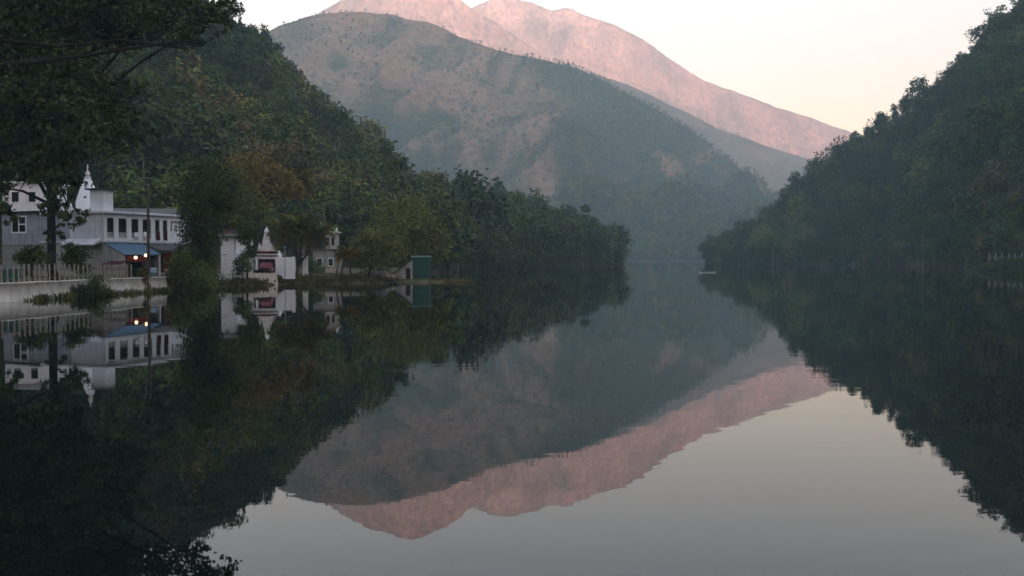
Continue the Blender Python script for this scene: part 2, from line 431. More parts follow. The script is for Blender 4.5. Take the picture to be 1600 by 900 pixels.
hill('mountain_peak', 'rounded pink peak standing behind the scrub mountain', [
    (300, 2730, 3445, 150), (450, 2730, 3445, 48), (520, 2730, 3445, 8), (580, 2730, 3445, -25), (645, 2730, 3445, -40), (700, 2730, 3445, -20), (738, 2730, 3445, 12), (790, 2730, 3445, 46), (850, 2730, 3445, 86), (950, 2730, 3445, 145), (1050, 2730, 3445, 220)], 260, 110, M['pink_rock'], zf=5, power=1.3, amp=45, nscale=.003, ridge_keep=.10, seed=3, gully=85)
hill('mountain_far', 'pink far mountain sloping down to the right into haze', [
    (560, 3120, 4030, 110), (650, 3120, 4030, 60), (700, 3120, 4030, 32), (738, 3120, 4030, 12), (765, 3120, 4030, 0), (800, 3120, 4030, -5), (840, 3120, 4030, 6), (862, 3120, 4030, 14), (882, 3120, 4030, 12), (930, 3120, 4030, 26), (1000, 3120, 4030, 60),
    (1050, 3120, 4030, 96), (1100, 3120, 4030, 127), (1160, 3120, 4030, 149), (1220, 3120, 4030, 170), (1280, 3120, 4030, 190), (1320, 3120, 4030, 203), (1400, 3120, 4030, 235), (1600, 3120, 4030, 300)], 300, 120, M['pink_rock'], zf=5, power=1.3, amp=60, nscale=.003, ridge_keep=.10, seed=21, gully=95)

def sun_block_range():
    """an unseen high range, added behind the camera to keep the low sun off the lake"""
    n, m = 120, 40
    lat = np.linspace(-2200, 3000, n); dep = np.linspace(60, 2500, m)
    LA, DE = np.meshgrid(lat, dep)
    prof = np.interp(DE, [60, 300, 1900, 2500], [0, .06, 1, .5])
    Hh = 875*np.interp(np.abs(LA-600), [0, 1500, 2300], [1, .95, .5])  # crest height chosen for where its shadow falls on the mountains
    Z = 1.2 + Hh*prof + 60*(fbm(LA*.004+3, DE*.004+8, 5, True)-.6)*prof*np.where(prof > .9, .4, 1)
    Z[0, :] = -3.2
    ux, uy = math.sin(SUN_AZ), math.cos(SUN_AZ)
    X = ux*DE - uy*LA; Y = uy*DE + ux*LA
    X = np.clip(X, -2850, 3750); Y = np.clip(Y, -2900, None)
    V = np.stack([X.ravel(), Y.ravel(), Z.ravel()], 1)
    i = np.arange((m-1)*(n-1)); a = (i//(n-1))*n + i % (n-1)
    tag(link_mesh('sun_block_range', mesh_np('sun_block_range', V, np.stack([a, a+1, a+n+1, a+n], 1), M['hill'], True)), 'unseen high range added behind the viewpoint to block the low sun', 'hill', kind='structure')
sun_block_range()

def near_bank():
    V, Fq = [], []
    prof = [(-.6, -3.2), (-1.0, .9), (-1.8, 1.55), (-4, 1.65), (-80, 1.7)]
    xs = np.linspace(-60, 60, 41)
    for k, (y, z) in enumerate(prof):
        for x in xs: V.append((x, y + (.25*math.sin(x*1.3)+.15*math.sin(x*3.1) if k < 3 else 0), z))
    n = len(xs)
    for k in range(len(prof)-1):
        for j in range(n-1): Fq.append((k*n+j, (k+1)*n+j, (k+1)*n+j+1, k*n+j+1))
    tag(link_mesh('near_bank', mesh_np('near_bank', V, Fq, M['earth'])), 'earth bank under the viewpoint at the near edge of the lake', 'bank', kind='structure')
near_bank()

# ------------------------------------------------------------------ lakeside bank of the village
SHORE = np.array([(-2600, 19), (-1200, 31.5), (-450, 50.5), (-163, 64.5), (0, 75.6), (100, 85), (200, 96.4), (262, 102.5), (300, 103.5), (350, 116.5), (420, 122.5), (470, 131), (560, 131), (600, 134), (640, 146), (668, 175)], float)
def shore_d(px): return float(np.interp(px, SHORE[:,0], SHORE[:,1]))
def lake_bank():
    rs = np.random.RandomState(4)
    pxs = np.concatenate([np.linspace(-2600, -200, 40), np.linspace(-190, 668, 180)])
    offs = [(-1.2, -3.2), (0, -.4), (.35, .12), (1.4, .45), (3.2, .95), (5.5, 1.32), (9, 1.4), (30, 1.4), (75, 1.5)]
    V = []
    for o, z in offs:
        for p in pxs:
            d0 = shore_d(p); k = .10 if p < 258 else (.10 + .9*min((p-258)/14, 1))
            kk = k if o < 8 else 1.0
            if p < 262 and 0 < o < 8: zz = 1.38 if o > .3 else -.3
            else: zz = z
            jag = (.5*(vnoise(p*.11, 3)-.5)+.3*(vnoise(p*.37, 9)-.5)) if p > 262 and 0 <= o < 6 else 0
            dd = d0 + (o*kk if p >= 262 or o > 8 or o < 0 else .6+o*.05) + jag
            V.append((*xy(p, dd), zz + (.12*(vnoise(p*.2, o)-.5) if o > 1 else 0)))
    n = len(pxs); i = np.arange((len(offs)-1)*(n-1)); a = (i//(n-1))*n + i % (n-1)
    tag(link_mesh('lake_bank', mesh_np('lake_bank', V, np.stack([a, a+1, a+n+1, a+n], 1), M['earth'], False)), 'flat earth bank of the lakeside village', 'bank', kind='structure')
lake_bank()

def mound(name, label, cx, cy, rx, ry, h, mat, rot=0.0, n=40, m=8, seed=0, z0=-.5):
    V, Fq = [], []
    for j in range(m+1):
        q = 1-j/m
        for i in range(n):
            t = 2*math.pi*i/n; w = 1+.16*math.sin(3*t+seed)+.1*math.sin(7*t+seed*2)
            x, y = rx*q*w*math.cos(t), ry*q*w*math.sin(t)
            V.append((cx+x*math.cos(rot)-y*math.sin(rot), cy+x*math.sin(rot)+y*math.cos(rot), z0+(h-z0)*(1-q**3)+.04*float(vnoise(x*1.5+seed, y*1.5))))
    for j in range(m):
        for i in range(n): Fq.append((j*n+i, j*n+(i+1)%n, (j+1)*n+(i+1)%n, (j+1)*n+i))
    return tag(link_mesh(name, mesh_np(name, V, Fq, mat, True)), label, 'bank', kind='structure')
M['spit'] = mat_ground('spit_grass', [(.3,(.07,.075,.035)), (.6,(.13,.125,.07)), (.8,(.20,.18,.12))], .8)
sx, sy = xy(662, 139.5)
mound('grass_spit', 'low grassy spit reaching into the lake beside the green shed', sx, sy, 6.6, 2.6, .28, M['spit'], rot=.05, seed=1)
sx, sy = xy(1606, 272)
mound('grass_knoll', 'low grassy knoll at the foot of the right hillside', sx, sy, 16, 8, 3.0, mat_ground('knoll_grass', [(.3,(.020,.030,.014)), (.6,(.035,.045,.020)), (.8,(.060,.058,.030))], .3), rot=-.1, seed=4)

def far_bank():
    V, Fq = [], []; pxs = np.linspace(940, 1300, 90)
    prof = [(-9, -3.2), (-7, -.2), (-5, .35), (2, .9), (14, 1.2), (30, -1.0)]
    for o, z in prof:
        for p in pxs:
            d = float(np.interp(p, [940, 980, 1060, 1130, 1180, 1300], [1168, 1190, 1215, 1230, 1240, 1270])) + o + 8*(float(vnoise(p*.09, 2))-.5)
            V.append((*xy(p, d), z + (1.5*(float(vnoise(p*.35, o))-.62) if z > .2 else 0)))
    n = len(pxs); i = np.arange((len(prof)-1)*(n-1)); a = (i//(n-1))*n + i % (n-1)
    tag(link_mesh('far_bank', mesh_np('far_bank', V, np.stack([a, a+1, a+n+1, a+n], 1), M['earth'], True)), 'thin pale gravel bank along the far shore of the lake', 'bank', kind='structure')
far_bank()

# ------------------------------------------------------------------ retaining wall and fence
WA, WB = Vector((-38.6, 75.0, 0)), Vector((-35.45, 102.0, 0))     # wall line, receding
wdir = (WB-WA).normalized(); wnrm = Vector((wdir.y, -wdir.x, 0))   # towards the lake
def wall_mesh():
    V, Fq = [], []
    ss = np.linspace(-42, (WB-WA).length, 90)
    for s in ss:
        for off, z in ((.30, -1.2), (.12, .3), (0.0, 1.36), (.05, 1.37), (.05, 1.47), (-.55, 1.47), (-.55, -1.2)):
            p = WA + wdir*s + wnrm*(off + .07*(float(vnoise(s*.9, z*3))-.5))
            V.append((p.x, p.y, z + (.05*(float(vnoise(s*.35, 2))-.5) if z > 1 else 0)))
    k = 7
    for i in range(len(ss)-1):
        for j in range(k-1): Fq.append((i*k+j, (i+1)*k+j, (i+1)*k+j+1, i*k+j+1))
    o = link_mesh('retaining_wall', mesh_np('retaining_wall', V, Fq, M['retaining']))
    tag(o, 'long whitewashed stone retaining wall along the water under the picket fence', 'wall')
wall_mesh()

fence = empty('picket_fence', (WA.x, WA.y, 1.45), math.atan2(wdir.y, wdir.x))
tag(fence, 'weathered pale picket fence on top of the white retaining wall', 'fence')
rf = random.Random(3)
pk = [MB().box(-.075, .075, .26, .34, 0, h).build('picket', M['picket'], fence).data for h in (1.38,)]
first = [o for o in fence.children][0]
for k in range(-5, 30):
    o = first if k == -5 else first.copy()
    if k != -5: COL.objects.link(o); o.parent = fence
    o.location = (k*.71 + rf.uniform(-.06, .06), rf.uniform(-.03, .03), -.02)
    o.scale = (rf.uniform(.8, 1.15), 1, rf.uniform(.92, 1.05))
    o.rotation_euler = (0, rf.uniform(-.05, .05), 0)
for z in (.25, .95):
    MB().box(-4, 21.2, .345, .40, z, z+.07).build('rail', M['pole'], fence)

# ------------------------------------------------------------------ big white building with the gallery
BC = (-43.0, 105.0, 1.4); BR = math.atan2(.910, .414)
b = empty('gallery_building', BC, BR)
tag(b, 'white two storey lakeside building with pillared upper gallery and blue awning', 'building')
def gs(px):                                 # distance along the gallery front for a bearing
    k = (px-800)/F_PX; return (105*k+43)/(.414-.91*k)
part_box('ground_storey', M['grey_light'], b, .02, 12.4, .05, 9, -.3, 3.62)
part_box('ground_storey', M['grey'], b, .05, 6, 9.002, 15.4, -.3, 3.4)
part_box('floor_slab', M['lilac'], b, -.25, 12.6, -.2, 9.2, 3.62, 3.80)
part_box('side_wall', M['lilac'], b, 0, .3, .18, 4.9, 3.803, 6.70)
part_box('side_wall', M['bluegrey'], b, -.02, 5.5, 4.903, 15.3, 3.41, 6.9)
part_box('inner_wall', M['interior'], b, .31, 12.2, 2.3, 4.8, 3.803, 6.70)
part_box('parapet', M['white'], b, .303, 12.2, 0, .08, 3.803, 4.12)
part_box('railing', M['grey_light'], b, .31, 10.2, .13, .20, 3.9, 4.72)
part_box('lintel', M['white'], b, 0, 12.3, -.02, .20, 6.22, 6.70)
part_box('roof', M['white'], b, -.3, 12.8, -.45, 9.3, 6.703, 6.95, bevel=.02)
part_box('roof', M['roofdark'], b, -.35, 5.8, 9.31, 15.6, 6.905, 7.1)
edges = [163, 168.0, 178.5, 186.0, 198.5, 206.0, 217.0, 223.5, 236.5, 243.0, 250.0, 255.0, 262.0, 267.0]
for k in range(0, len(edges), 2):
    part_box('pillar', M['white_clean'], b, gs(edges[k]), gs(edges[k+1]) if k+1 < len(edges) else 10, -.03, .10, 3.9 if k else 3.803, 6.225, bevel=.01)
part_box('pillar', M['white_clean'], b, gs(282), gs(290), -.03, .21, 3.9, 6.225)
part_box('end_parapet', M['white'], b, gs(267.2), gs(281.8), -.01, .19, 4.125, 5.05)
part_box('end_parapet', M['white'], b, gs(270), gs(273), -.012, .188, 5.053, 5.75)
part_box('end_parapet', M['white'], b, gs(277), gs(281.8), -.012, .188, 5.053, 5.75)
part_box('end_parapet', M['white'], b, gs(270), gs(281.8), -.014, .186, 5.753, 5.95)
# sloping ledge above the ground storey on the side towards the water
MB().hexa([(-1.15,.3,3.30),(-.02,.3,3.62),(-.02,5.2,3.62),(-1.15,5.2,3.30)], [(-1.15,.3,3.38),(-.02,.3,4.02),(-.02,5.2,4.02),(-1.15,5.2,3.38)]).build('ledge', M['lilac'], b)
# window in the blue-grey wall
w = part_box('window', M['white_clean'], b, -.09, -.022, 11.4, 13.7, 4.7, 6.6)
part_box('pane', M['glass'], w, -.11, -.092, 11.55, 12.45, 5.75, 6.45)
part_box('pane', M['glass'], w, -.11, -.092, 11.55, 12.45, 4.85, 5.6)
part_box('pane', M['glass'], w, -.11, -.092, 12.65, 13.55, 4.85, 6.45)
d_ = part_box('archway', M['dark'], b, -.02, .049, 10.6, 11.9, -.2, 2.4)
# stair tower on the roof
part_box('roof_tower', M['white_clean'], b, .4, 1.75, .45, 2.35, 6.953, 9.2)
part_box('roof_tower_slab', M['roofdark'], b, .1, 2.15, .05, 2.75, 9.203, 9.36)
# blue awning (a lean-to) with posts and end wall
AX0, AX1, AY = .0, 5.2, -2.95
MB().hexa([(AX0,-.22,3.44),(AX1,-.22,3.44),(AX1,AY,2.28),(AX0,AY,2.28)], [(AX0,-.22,3.52),(AX1,-.22,3.52),(AX1,AY,2.36),(AX0,AY,2.36)]).build('awning', M['blue_roof'], b)
for k in range(1, 9):                       # raised sheet seams
    x = AX0 + (AX1-AX0)*k/9
    MB().hexa([(x-.03,-.22,3.52),(x+.03,-.22,3.52),(x+.03,AY,2.36),(x-.03,AY,2.36)], [(x-.03,-.22,3.55),(x+.03,-.22,3.55),(x+.03,AY,2.39),(x-.03,AY,2.39)]).build('awning_seam', M['blue_roof'], b)
MB().add([(.1,-2.7,-.3),(.1,.04,-.3),(.1,.04,3.40),(.1,-2.7,2.33),(.3,-2.7,-.3),(.3,.04,-.3),(.3,.04,3.40),(.3,-2.7,2.33)], [(0,1,2,3),(7,6,5,4),(0,4,5,1),(1,5,6,2),(2,6,7,3),(3,7,4,0)]).build('awning_end_wall', M['grey_light'], b)
part_box('awning_post', M['white_clean'], b, 4.95, 5.12, -2.85, -2.68, -.3, 2.30)
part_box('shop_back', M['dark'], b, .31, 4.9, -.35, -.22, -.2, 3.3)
part_box('shop_panel', M['red'], b, .6, 3.4, -2.65, -2.55, 1.55, 2.15)
part_box('shop_partition', M['interior'], b, 3.45, 4.9, -2.2, -2.1, -.2, 2.2)
# the lower roof beyond the awning
MB().hexa([(5.35,-.22,3.50),(12.2,-.22,3.50),(12.2,-2.4,2.75),(5.35,-2.4,2.75)], [(5.35,-.22,3.58),(12.2,-.22,3.58),(12.2,-2.4,2.83),(5.35,-2.4,2.83)]).build('lean_to_roof', M['slate'], b)
def cloth(name, label, mat, x0, x1, z0, z1, y, grp=None):
    n = 10; V, Fq = [], []
    for j in range(2):
        for i in range(n+1):
            x = x0+(x1-x0)*i/n
            for q in (0, .03): V.append((x, y - .05*math.sin(i*1.9+x0)*(1 if j == 0 else .3) - q, (z0 if j == 0 else z1)))
    for i in range(n):
        a0, a1 = i*2, (i+1)*2; c0, c1 = (n+1)*2+i*2, (n+1)*2+(i+1)*2
        Fq += [(a0,a1,c1,c0), (a0+1,c0+1,c1+1,a1+1), (a0,a0+1,a1+1,a1), (c0,c1,c1+1,c0+1)]
    mw = Matrix.Translation(BC) @ Matrix.Rotation(BR, 4, 'Z')
    V = [tuple(mw @ Vector(v)) for v in V]
    o = link_mesh(name, mesh_np(name, V, Fq, mat))
    return tag(o, label, 'cloth', grp)
cloth('hanging_cloth', 'maroon cloth hung over the gallery parapet right of the utility pole', M['maroon'], gs(244), gs(249.5), 3.95, 4.95, -.06)
cloth('hanging_cloth', 'maroon cloth hung in the gallery opening nearest its white end parapet', M['maroon'], gs(256), gs(261), 3.95, 5.05, -.06)
cloth('hanging_cloth', 'white cloth hung in the third gallery opening from the corner', M['white_clean'], gs(210), gs(216), 3.95, 4.75, -.06)
cloth('hanging_cloth', 'white cloth hung in the gallery opening just left of the utility pole', M['white_clean'], gs(224), gs(229), 3.95, 4.85, -.06)

def world_of(lx, ly, lz):
    return Matrix.Translation(BC) @ Matrix.Rotation(BR, 4, 'Z') @ Vector((lx, ly, lz))
def lamp(px, py, d, label):
    p = at(px, py, d)
    r = empty('lamp', p); tag(r, label, 'lamp', 'lit lamps under the blue awning')
    MB().lathe([(.02,-.17),(.12,-.14),(.175,-.05),(.175,.05),(.12,.14),(.05,.17)], 14).build('globe', M['bulb'], r, True)
    MB().tube([(0,0,.16),(0,0,.42)], .025, 6).build('stem', M['dark'], r)
lamp(212, 402.5, 104.6, 'lit round lamp hanging lower left under the blue awning')
lamp(228, 399, 105.5, 'lit round lamp hanging upper right under the blue awning beside the pole')

# drum, sacks, kiosk, bin under and beside the awning
def drum(px, d, label, mat):
    x, y = xy(px, d)
    r = empty('drum', (x, y, 1.4)); tag(r, label, 'drum')
    MB().lathe([(.33,0),(.36,.05),(.36,.4),(.38,.42),(.38,.46),(.36,.48),(.36,.85),(.33,.9)], 18).build('barrel', mat, r, True)
    MB().lathe([(.30,.902),(.30,.93),(.1,.94)], 18).build('lid', M['white_clean'], r)
drum(240, 104, 'pale blue plastic drum standing at the foot of the awning post', M['bluepl'])
for i, (px, d, z, lb) in enumerate([(258, 107, 1.4, 'pale sack on the ground left in the heap beside the red kiosk'), (265, 107.3, 1.4, 'pale sack on the ground right in the heap beside the red kiosk'), (261.5, 107.1, 1.78, 'pale sack lying on top of the heap beside the red kiosk')]):
    x, y = xy(px, d)
    o = MB().lathe([(.10,0),(.36,.06),(.42,.2),(.36,.36),(.12,.42)], 14, square=.35).build('sack', M['sack'], None, True)
    o.location = (x, y, z); o.scale = (1.05, .8, 1); o.rotation_euler = (0, .1, i); tag(o, lb, 'sack', 'pale sacks beside the red kiosk')
k_ = empty('kiosk', (*xy(275, 109.5), 1.4), .45); tag(k_, 'rusty red wooden kiosk half hidden behind the dark shoreline tree', 'kiosk')
part_box('wall', M['red'], k_, -1.35, 1.35, 0, 1.8, -.2, 2.5)
for j in range(8): part_box('board', M['red'], k_, -1.34+j*.337, -1.34+j*.337+.30, -.035, -.002, -.1, 2.45)
part_box('roof', M['slate'], k_, -1.7, 1.7, -.5, 2.1, 2.503, 2.62)
bn = empty('bin', (*xy(17, 79), 1.4), -.4); tag(bn, 'teal metal bin standing behind the pickets near the left edge', 'bin')
MB().hexa([(-.5,-.4,.1),(.5,-.4,.1),(.5,.4,.1),(-.5,.4,.1)], [(-.6,-.5,1.0),(.6,-.5,1.0),(.6,.5,1.0),(-.6,.5,1.0)]).build('body', M['teal'], bn)
MB().box(-.64, .64, -.54, .54, 1.003, 1.09).build('lid', M['teal'], bn, bevel=.02)
for sx_ in (-.4, .4):
    for sy_ in (-.3, .3): MB().box(sx_-.05, sx_+.05, sy_-.05, sy_+.05, 0, .11).build('foot', M['tyre'], bn)
tp = empty('market_stall', (*xy(181, 100.5), 1.4), BR-1.57); tag(tp, 'low stall with a dark red cover behind the right end of the fence', 'stall')
MB().hexa([(-1.2,-.7,1.3),(1.2,-.7,1.3),(1.2,.7,1.62),(-1.2,.7,1.62)], [(-1.2,-.7,1.36),(1.2,-.7,1.36),(1.2,.7,1.68),(-1.2,.7,1.68)]).build('cover', M['maroon'], tp)
for sx_ in (-1.1, 1.1):
    MB().tube([(sx_,-.6,0),(sx_,-.6,1.32)], .035, 6).build('post', M['pole'], tp)
    MB().tube([(sx_,.6,0),(sx_,.6,1.6)], .035, 6).build('post', M['pole'], tp)
MB().box(-1.15, 1.15, -.6, .6, .72, .78).build('counter', M['pole'], tp)

# pole
pl = empty('utility_pole', (*xy(232, 101.2), 1.2)); tag(pl, 'tall brown utility pole in front of the white gallery', 'pole')
MB().tube([(0,0,0),(.02,0,4.5),(.05,0,9.5)], [.17,.14,.105], 10).build('shaft', M['pole'], pl, True)
MB().lathe([(.115,9.5),(.13,9.52),(.13,9.6),(.02,9.68)], 10, (.05, 0)).build('cap', M['grey'], pl)
MB().lathe([(.19,3.0),(.19,3.06)], 10, (.015, 0)).build('band', M['grey'], pl)

# temple spire behind the shade tree
ts = empty('temple', (*xy(139, 117), 1.4)); tag(ts, 'white temple with tapering spire and finial behind the shade tree', 'temple')
part_box('hall', M['white'], ts, -2.4, 2.4, -2, 2.4, -.3, 6.6)
MB().lathe([(1.6,6.6),(1.6,6.85),(1.36,6.9),(1.32,7.6),(1.2,8.5),(.98,9.4),(.72,10.2),(.46,10.9),(.32,11.25)], 24, square=.55).build('spire', M['white_clean'], ts, False)
MB().lathe([(.32,11.25),(.40,11.32),(.40,11.42),(.22,11.5),(.2,11.6),(.3,11.75),(.28,11.95),(.1,12.1),(.06,12.4),(.10,12.55),(.02,12.95)], 14).build('finial', M['stonewhite'], ts, True)
for a_ in range(4):
    t_ = math.pi/4+a_*math.pi/2
    MB().lathe([(.42,6.61),(.42,7.3),(.3,7.8),(.12,8.1),(.02,8.4)], 12, (2.0*math.cos(t_), 2.0*math.sin(t_))).build('corner_spirelet', M['white'], ts)

def house(name, label, cat, px0, px1, d, depth, z0, z1, wmat, rmat, rot=0.0, gable=0.0, over=.35, wins=(), winz=None, slab=.16):
    xa, xb = xy(px0, d)[0], xy(px1, d)[0]; cx = (xa+xb)/2; hw = (xb-xa)/2
    r = empty(name, (cx, d, z0), rot); tag(r, label, cat)
    H = z1-z0
    part_box('wall', wmat, r, -hw, hw, 0, depth, -.3, H)
    if gable:
        MB().add([(-hw-over,-over,H+.003),(hw+over,-over,H+.003),(hw+over,depth/2,H+gable),(-hw-over,depth/2,H+gable),(-hw-over,depth+over,H+.003),(hw+over,depth+over,H+.003),
                  (-hw-over,-over,H+.1),(hw+over,-over,H+.1),(hw+over,depth/2,H+gable+.1),(-hw-over,depth/2,H+gable+.1),(-hw-over,depth+over,H+.1),(hw+over,depth+over,H+.1)],
                 [(6,7,8,9),(9,8,11,10),(0,3,2,1),(3,4,5,2),(0,1,7,6),(4,10,11,5),(0,6,9,3),(3,9,10,4),(1,2,8,7),(2,5,11,8)]).build('roof', rmat, r)
    else:
        part_box('roof', rmat, r, -hw-over, hw+over, -over, depth+over, H+.003, H+slab)
    for (a, c, lo, hi) in wins:
        w_ = part_box('window', M['white_clean'], r, -hw+a*2*hw, -hw+c*2*hw, -.06, -.002, lo, hi)
        wd = (c-a)*2*hw
        part_box('pane', M['glass'], w_, -hw+a*2*hw+.1*wd, -hw+c*2*hw-.1*wd, -.075, -.0615, lo+.1, hi-.1)
    return r
house('upper_house', 'white house above the blue grey wall behind the shade tree', 'house', 6, 72, 123, 6, 6.0, 12.6, M['white'], M['white_clean'], 0.0, wins=((.2,.4,4.2,5.6),(.6,.8,4.2,5.6)))
house('grey_roof_house', 'house with long low grey roof rising behind the gallery', 'house', 182, 292, 122, 6, 1.4, 8.75, M['grey'], M['slate'], 0.25, gable=.7, wins=((.2,.35,4.5,6),))

# ------------------------------------------------------------------ shrine group
house('shrine_tower', 'narrow white lakeside tower with flat overhanging slab roof', 'tower', 345.5, 366, 121, 1.7, 1.2, 6.05, M['white_clean'], M['bluegrey'], .1, over=.55, wins=((.3,.62,4.15,4.55),(.1,.5,2.5,2.75)))
house('red_roof_house', 'house with faded red roof between the dark tree and the palms', 'house', 350, 384, 138, 4, 1.4, 6.0, M['white'], M['brick_red'], 0, gable=1.5, over=.3)
house('shrine_gate', 'small white shrine porch with a pediment beside the narrow tower', 'shrine', 372, 385, 125, 1.4, 1.2, 3.7, M['white_clean'], M['stonewhite'], 0, gable=.65, over=.35, wins=((.3,.7,.4,1.9),))
g = empty('garage_shrine', (*xy(407, 129.8), 1.2)); tag(g, 'low white building with open bay and ornate spire behind the lakeside wall', 'building')
hw = 2.2
part_box('wall', M['white_clean'], g, -hw, -.95, 0, 4, -.3, 2.55)
part_box('wall', M['white_clean'], g, 1.95, 3.85, 0, 3.6, -.3, 2.28)
part_box('back_wall', M['bluegrey'], g, -.948, 1.948, 3.7, 3.95, -.3, 2.5)
part_box('lintel', M['white_clean'], g, -.948, 1.948, .02, .35, 2.05, 2.5)
part_box('pier', M['white_clean'], g, -.62, -.34, -.05, .25, -.3, 2.048)
part_box('roof', M['stonewhite'], g, -hw-.25, 2.2, -.35, 4.2, 2.553, 2.72)
part_box('roof_band', M['maroon'], g, -1.2, 1.2, .1, 3.5, 2.723, 3.05)
MB().box(-.72, 1.62, .25, 3.5, 3.053, 3.17).build('upper_slab', M['stonewhite'], g)
MB().lathe([(.72,3.172),(.72,3.4),(.6,3.45),(.62,3.8),(.55,4.3),(.42,4.85),(.28,5.3),(.2,5.5)], 20, (.45, 1.6), square=.5).build('spire', M['stonewhite'], g)
MB().lathe([(.2,5.5),(.3,5.56),(.33,5.7),(.22,5.95),(.06,6.15),(.02,6.4)], 12, (.45, 1.6)).build('finial', M['white_clean'], g, True)
for x_, y_ in ((-.3,.8),(1.2,.8),(-.3,2.4),(1.2,2.4)):
    MB().lathe([(.24,3.172),(.24,3.5),(.17,3.75),(.06,4.0),(.01,4.2)], 10, (x_, y_)).build('spirelet', M['stonewhite'], g)
MB().lathe([(.3,2.285),(.32,2.5),(.2,2.8),(.05,3.05),(.01,3.2)], 12, (2.35, .6)).build('corner_dome', M['white_clean'], g)
wl = empty('boundary_wall', (*xy(455, 127), 1.1), .2); tag(wl, 'white rendered boundary wall left of the branching palm', 'wall')
part_box('panel', M['white_clean'], wl, -1.1, .1, 0, .3, -.4, 2.1)
part_box('pier', M['white_clean'], wl, .102, .5, -.06, .36, -.4, 2.45)
gp = empty('gate_pillar', (*xy(476.5, 134), 1.0)); tag(gp, 'white gate pillar just right of the branching palm trunk', 'pillar')
part_box('shaft', M['white_clean'], gp, -.3, .3, 0, .6, -.4, 2.5); part_box('cap', M['stonewhite'], gp, -.38, .38, -.08, .68, 2.503, 2.65)
fp = empty('flag_pole', (*xy(445.5, 126), 1.2)); tag(fp, 'thin grey pole in front of the white boundary wall', 'pole')
MB().tube([(0,0,-.3),(0,0,3.5)], [.06,.04], 8).build('shaft', M['bluegrey'], fp)
MB().lathe([(.03,3.5),(.07,3.55),(.03,3.62)], 8).build('knob', M['white_clean'], fp)

def block_wall(name, label, px0, px1, d0, d1, z0, z1, mat, cat='wall'):
    a, c = Vector((*xy(px0, d0), 0)), Vector((*xy(px1, d1), 0)); L_ = (c-a).length; u = (c-a)/L_; nrm = Vector((u.y, -u.x, 0))
    V, Fq = [], []; n = 24
    for i in range(n+1):
        for off, z in ((.22, z0), (.08, (z0+z1)/2), (0, z1), (-.4, z1), (-.4, z0)):
            p = a+u*(L_*i/n)+nrm*(off+.12*(float(vnoise(i*.8+px0, z*2))-.5)); V.append((p.x, p.y, z+(.10*(float(vnoise(i*.6, 4+px0))-.5) if z == z1 else 0)))
    for i in range(n):
        for j in range(4): Fq.append((i*5+j, (i+1)*5+j, (i+1)*5+j+1, i*5+j+1))
    e0 = tuple(range(4, -1, -1)); e1 = tuple(n*5+k for k in range(5))
    me = bpy.data.meshes.new(name); me.from_pydata(V, [], [tuple(f) for f in Fq]+[e0, e1]); me.materials.append(mat)
    return tag(link_mesh(name, me), label, cat)
block_wall('landing_wall', 'pale pinkish stone landing wall in front of the red car', 364, 433, 120.5, 124.8, .0, 1.50, M['cream'])
block_wall('garden_wall', 'low cream wall behind the small leaning palms', 508, 572, 136.5, 137.5, .2, 1.9, M['cream'])
block_wall('low_wall', 'low pale wall between the dark tree and the narrow white tower', 336, 362, 117, 119, .1, 1.5, M['retaining'])

# red car, seen from the front
c = empty('car', (*xy(416, 128.2), 1.34), .12); tag(c, 'red car parked nose out in the open bay under the ornate spire', 'car')
MB().hexa([(-.82,-1.9,.32),(.82,-1.9,.32),(.85,1.9,.32),(-.85,1.9,.32)], [(-.80,-1.85,.86),(.80,-1.85,.86),(.84,1.85,.95),(-.84,1.85,.95)]).build('body', M['carred'], c, bevel=.08)
MB().hexa([(-.76,-.75,.90),(.76,-.75,.90),(.78,1.7,.93),(-.78,1.7,.93)], [(-.62,-.1,1.46),(.62,-.1,1.46),(.62,1.4,1.46),(-.62,1.4,1.46)]).build('cabin', M['carred'], c, bevel=.06)
MB().hexa([(-.68,-.75,.95),(.68,-.75,.95),(.68,-.70,.95),(-.68,-.70,.95)], [(-.56,-.21,1.41),(.56,-.21,1.41),(.56,-.16,1.41),(-.56,-.16,1.41)]).build('windscreen', M['glass'], c)
for s_ in (-1, 1):
    MB().lathe([(.02,0),(.13,.01),(.14,.05)], 14).build('headlight', M['headlamp'], c)
    h_ = c.children[-1]; h_.rotation_euler = (math.pi/2, 0, 0); h_.location = (s_*.6, -1.88, .68)
    for y_ in (-1.25, 1.25):
        wh = MB().tube([(-.1,0,0),(.1,0,0)], .33, 20).build('wheel', M['tyre'], c); wh.location = (s_*.76, y_, .33)
        rm = MB().tube([(-.11,0,0),(.11,0,0)], .19, 14).build('rim', M['chrome'], wh)
    part_box('wing_mirror', M['carred'], c, s_*.88-.08, s_*.88+.08, -.55, -.45, .98, 1.1)
part_box('bumper', M['tyre'], c, -.83, .83, -1.98, -1.88, .36, .5, bevel=.02)
part_box('grille', M['dark'], c, -.42, .42, -1.915, -1.86, .58, .76)

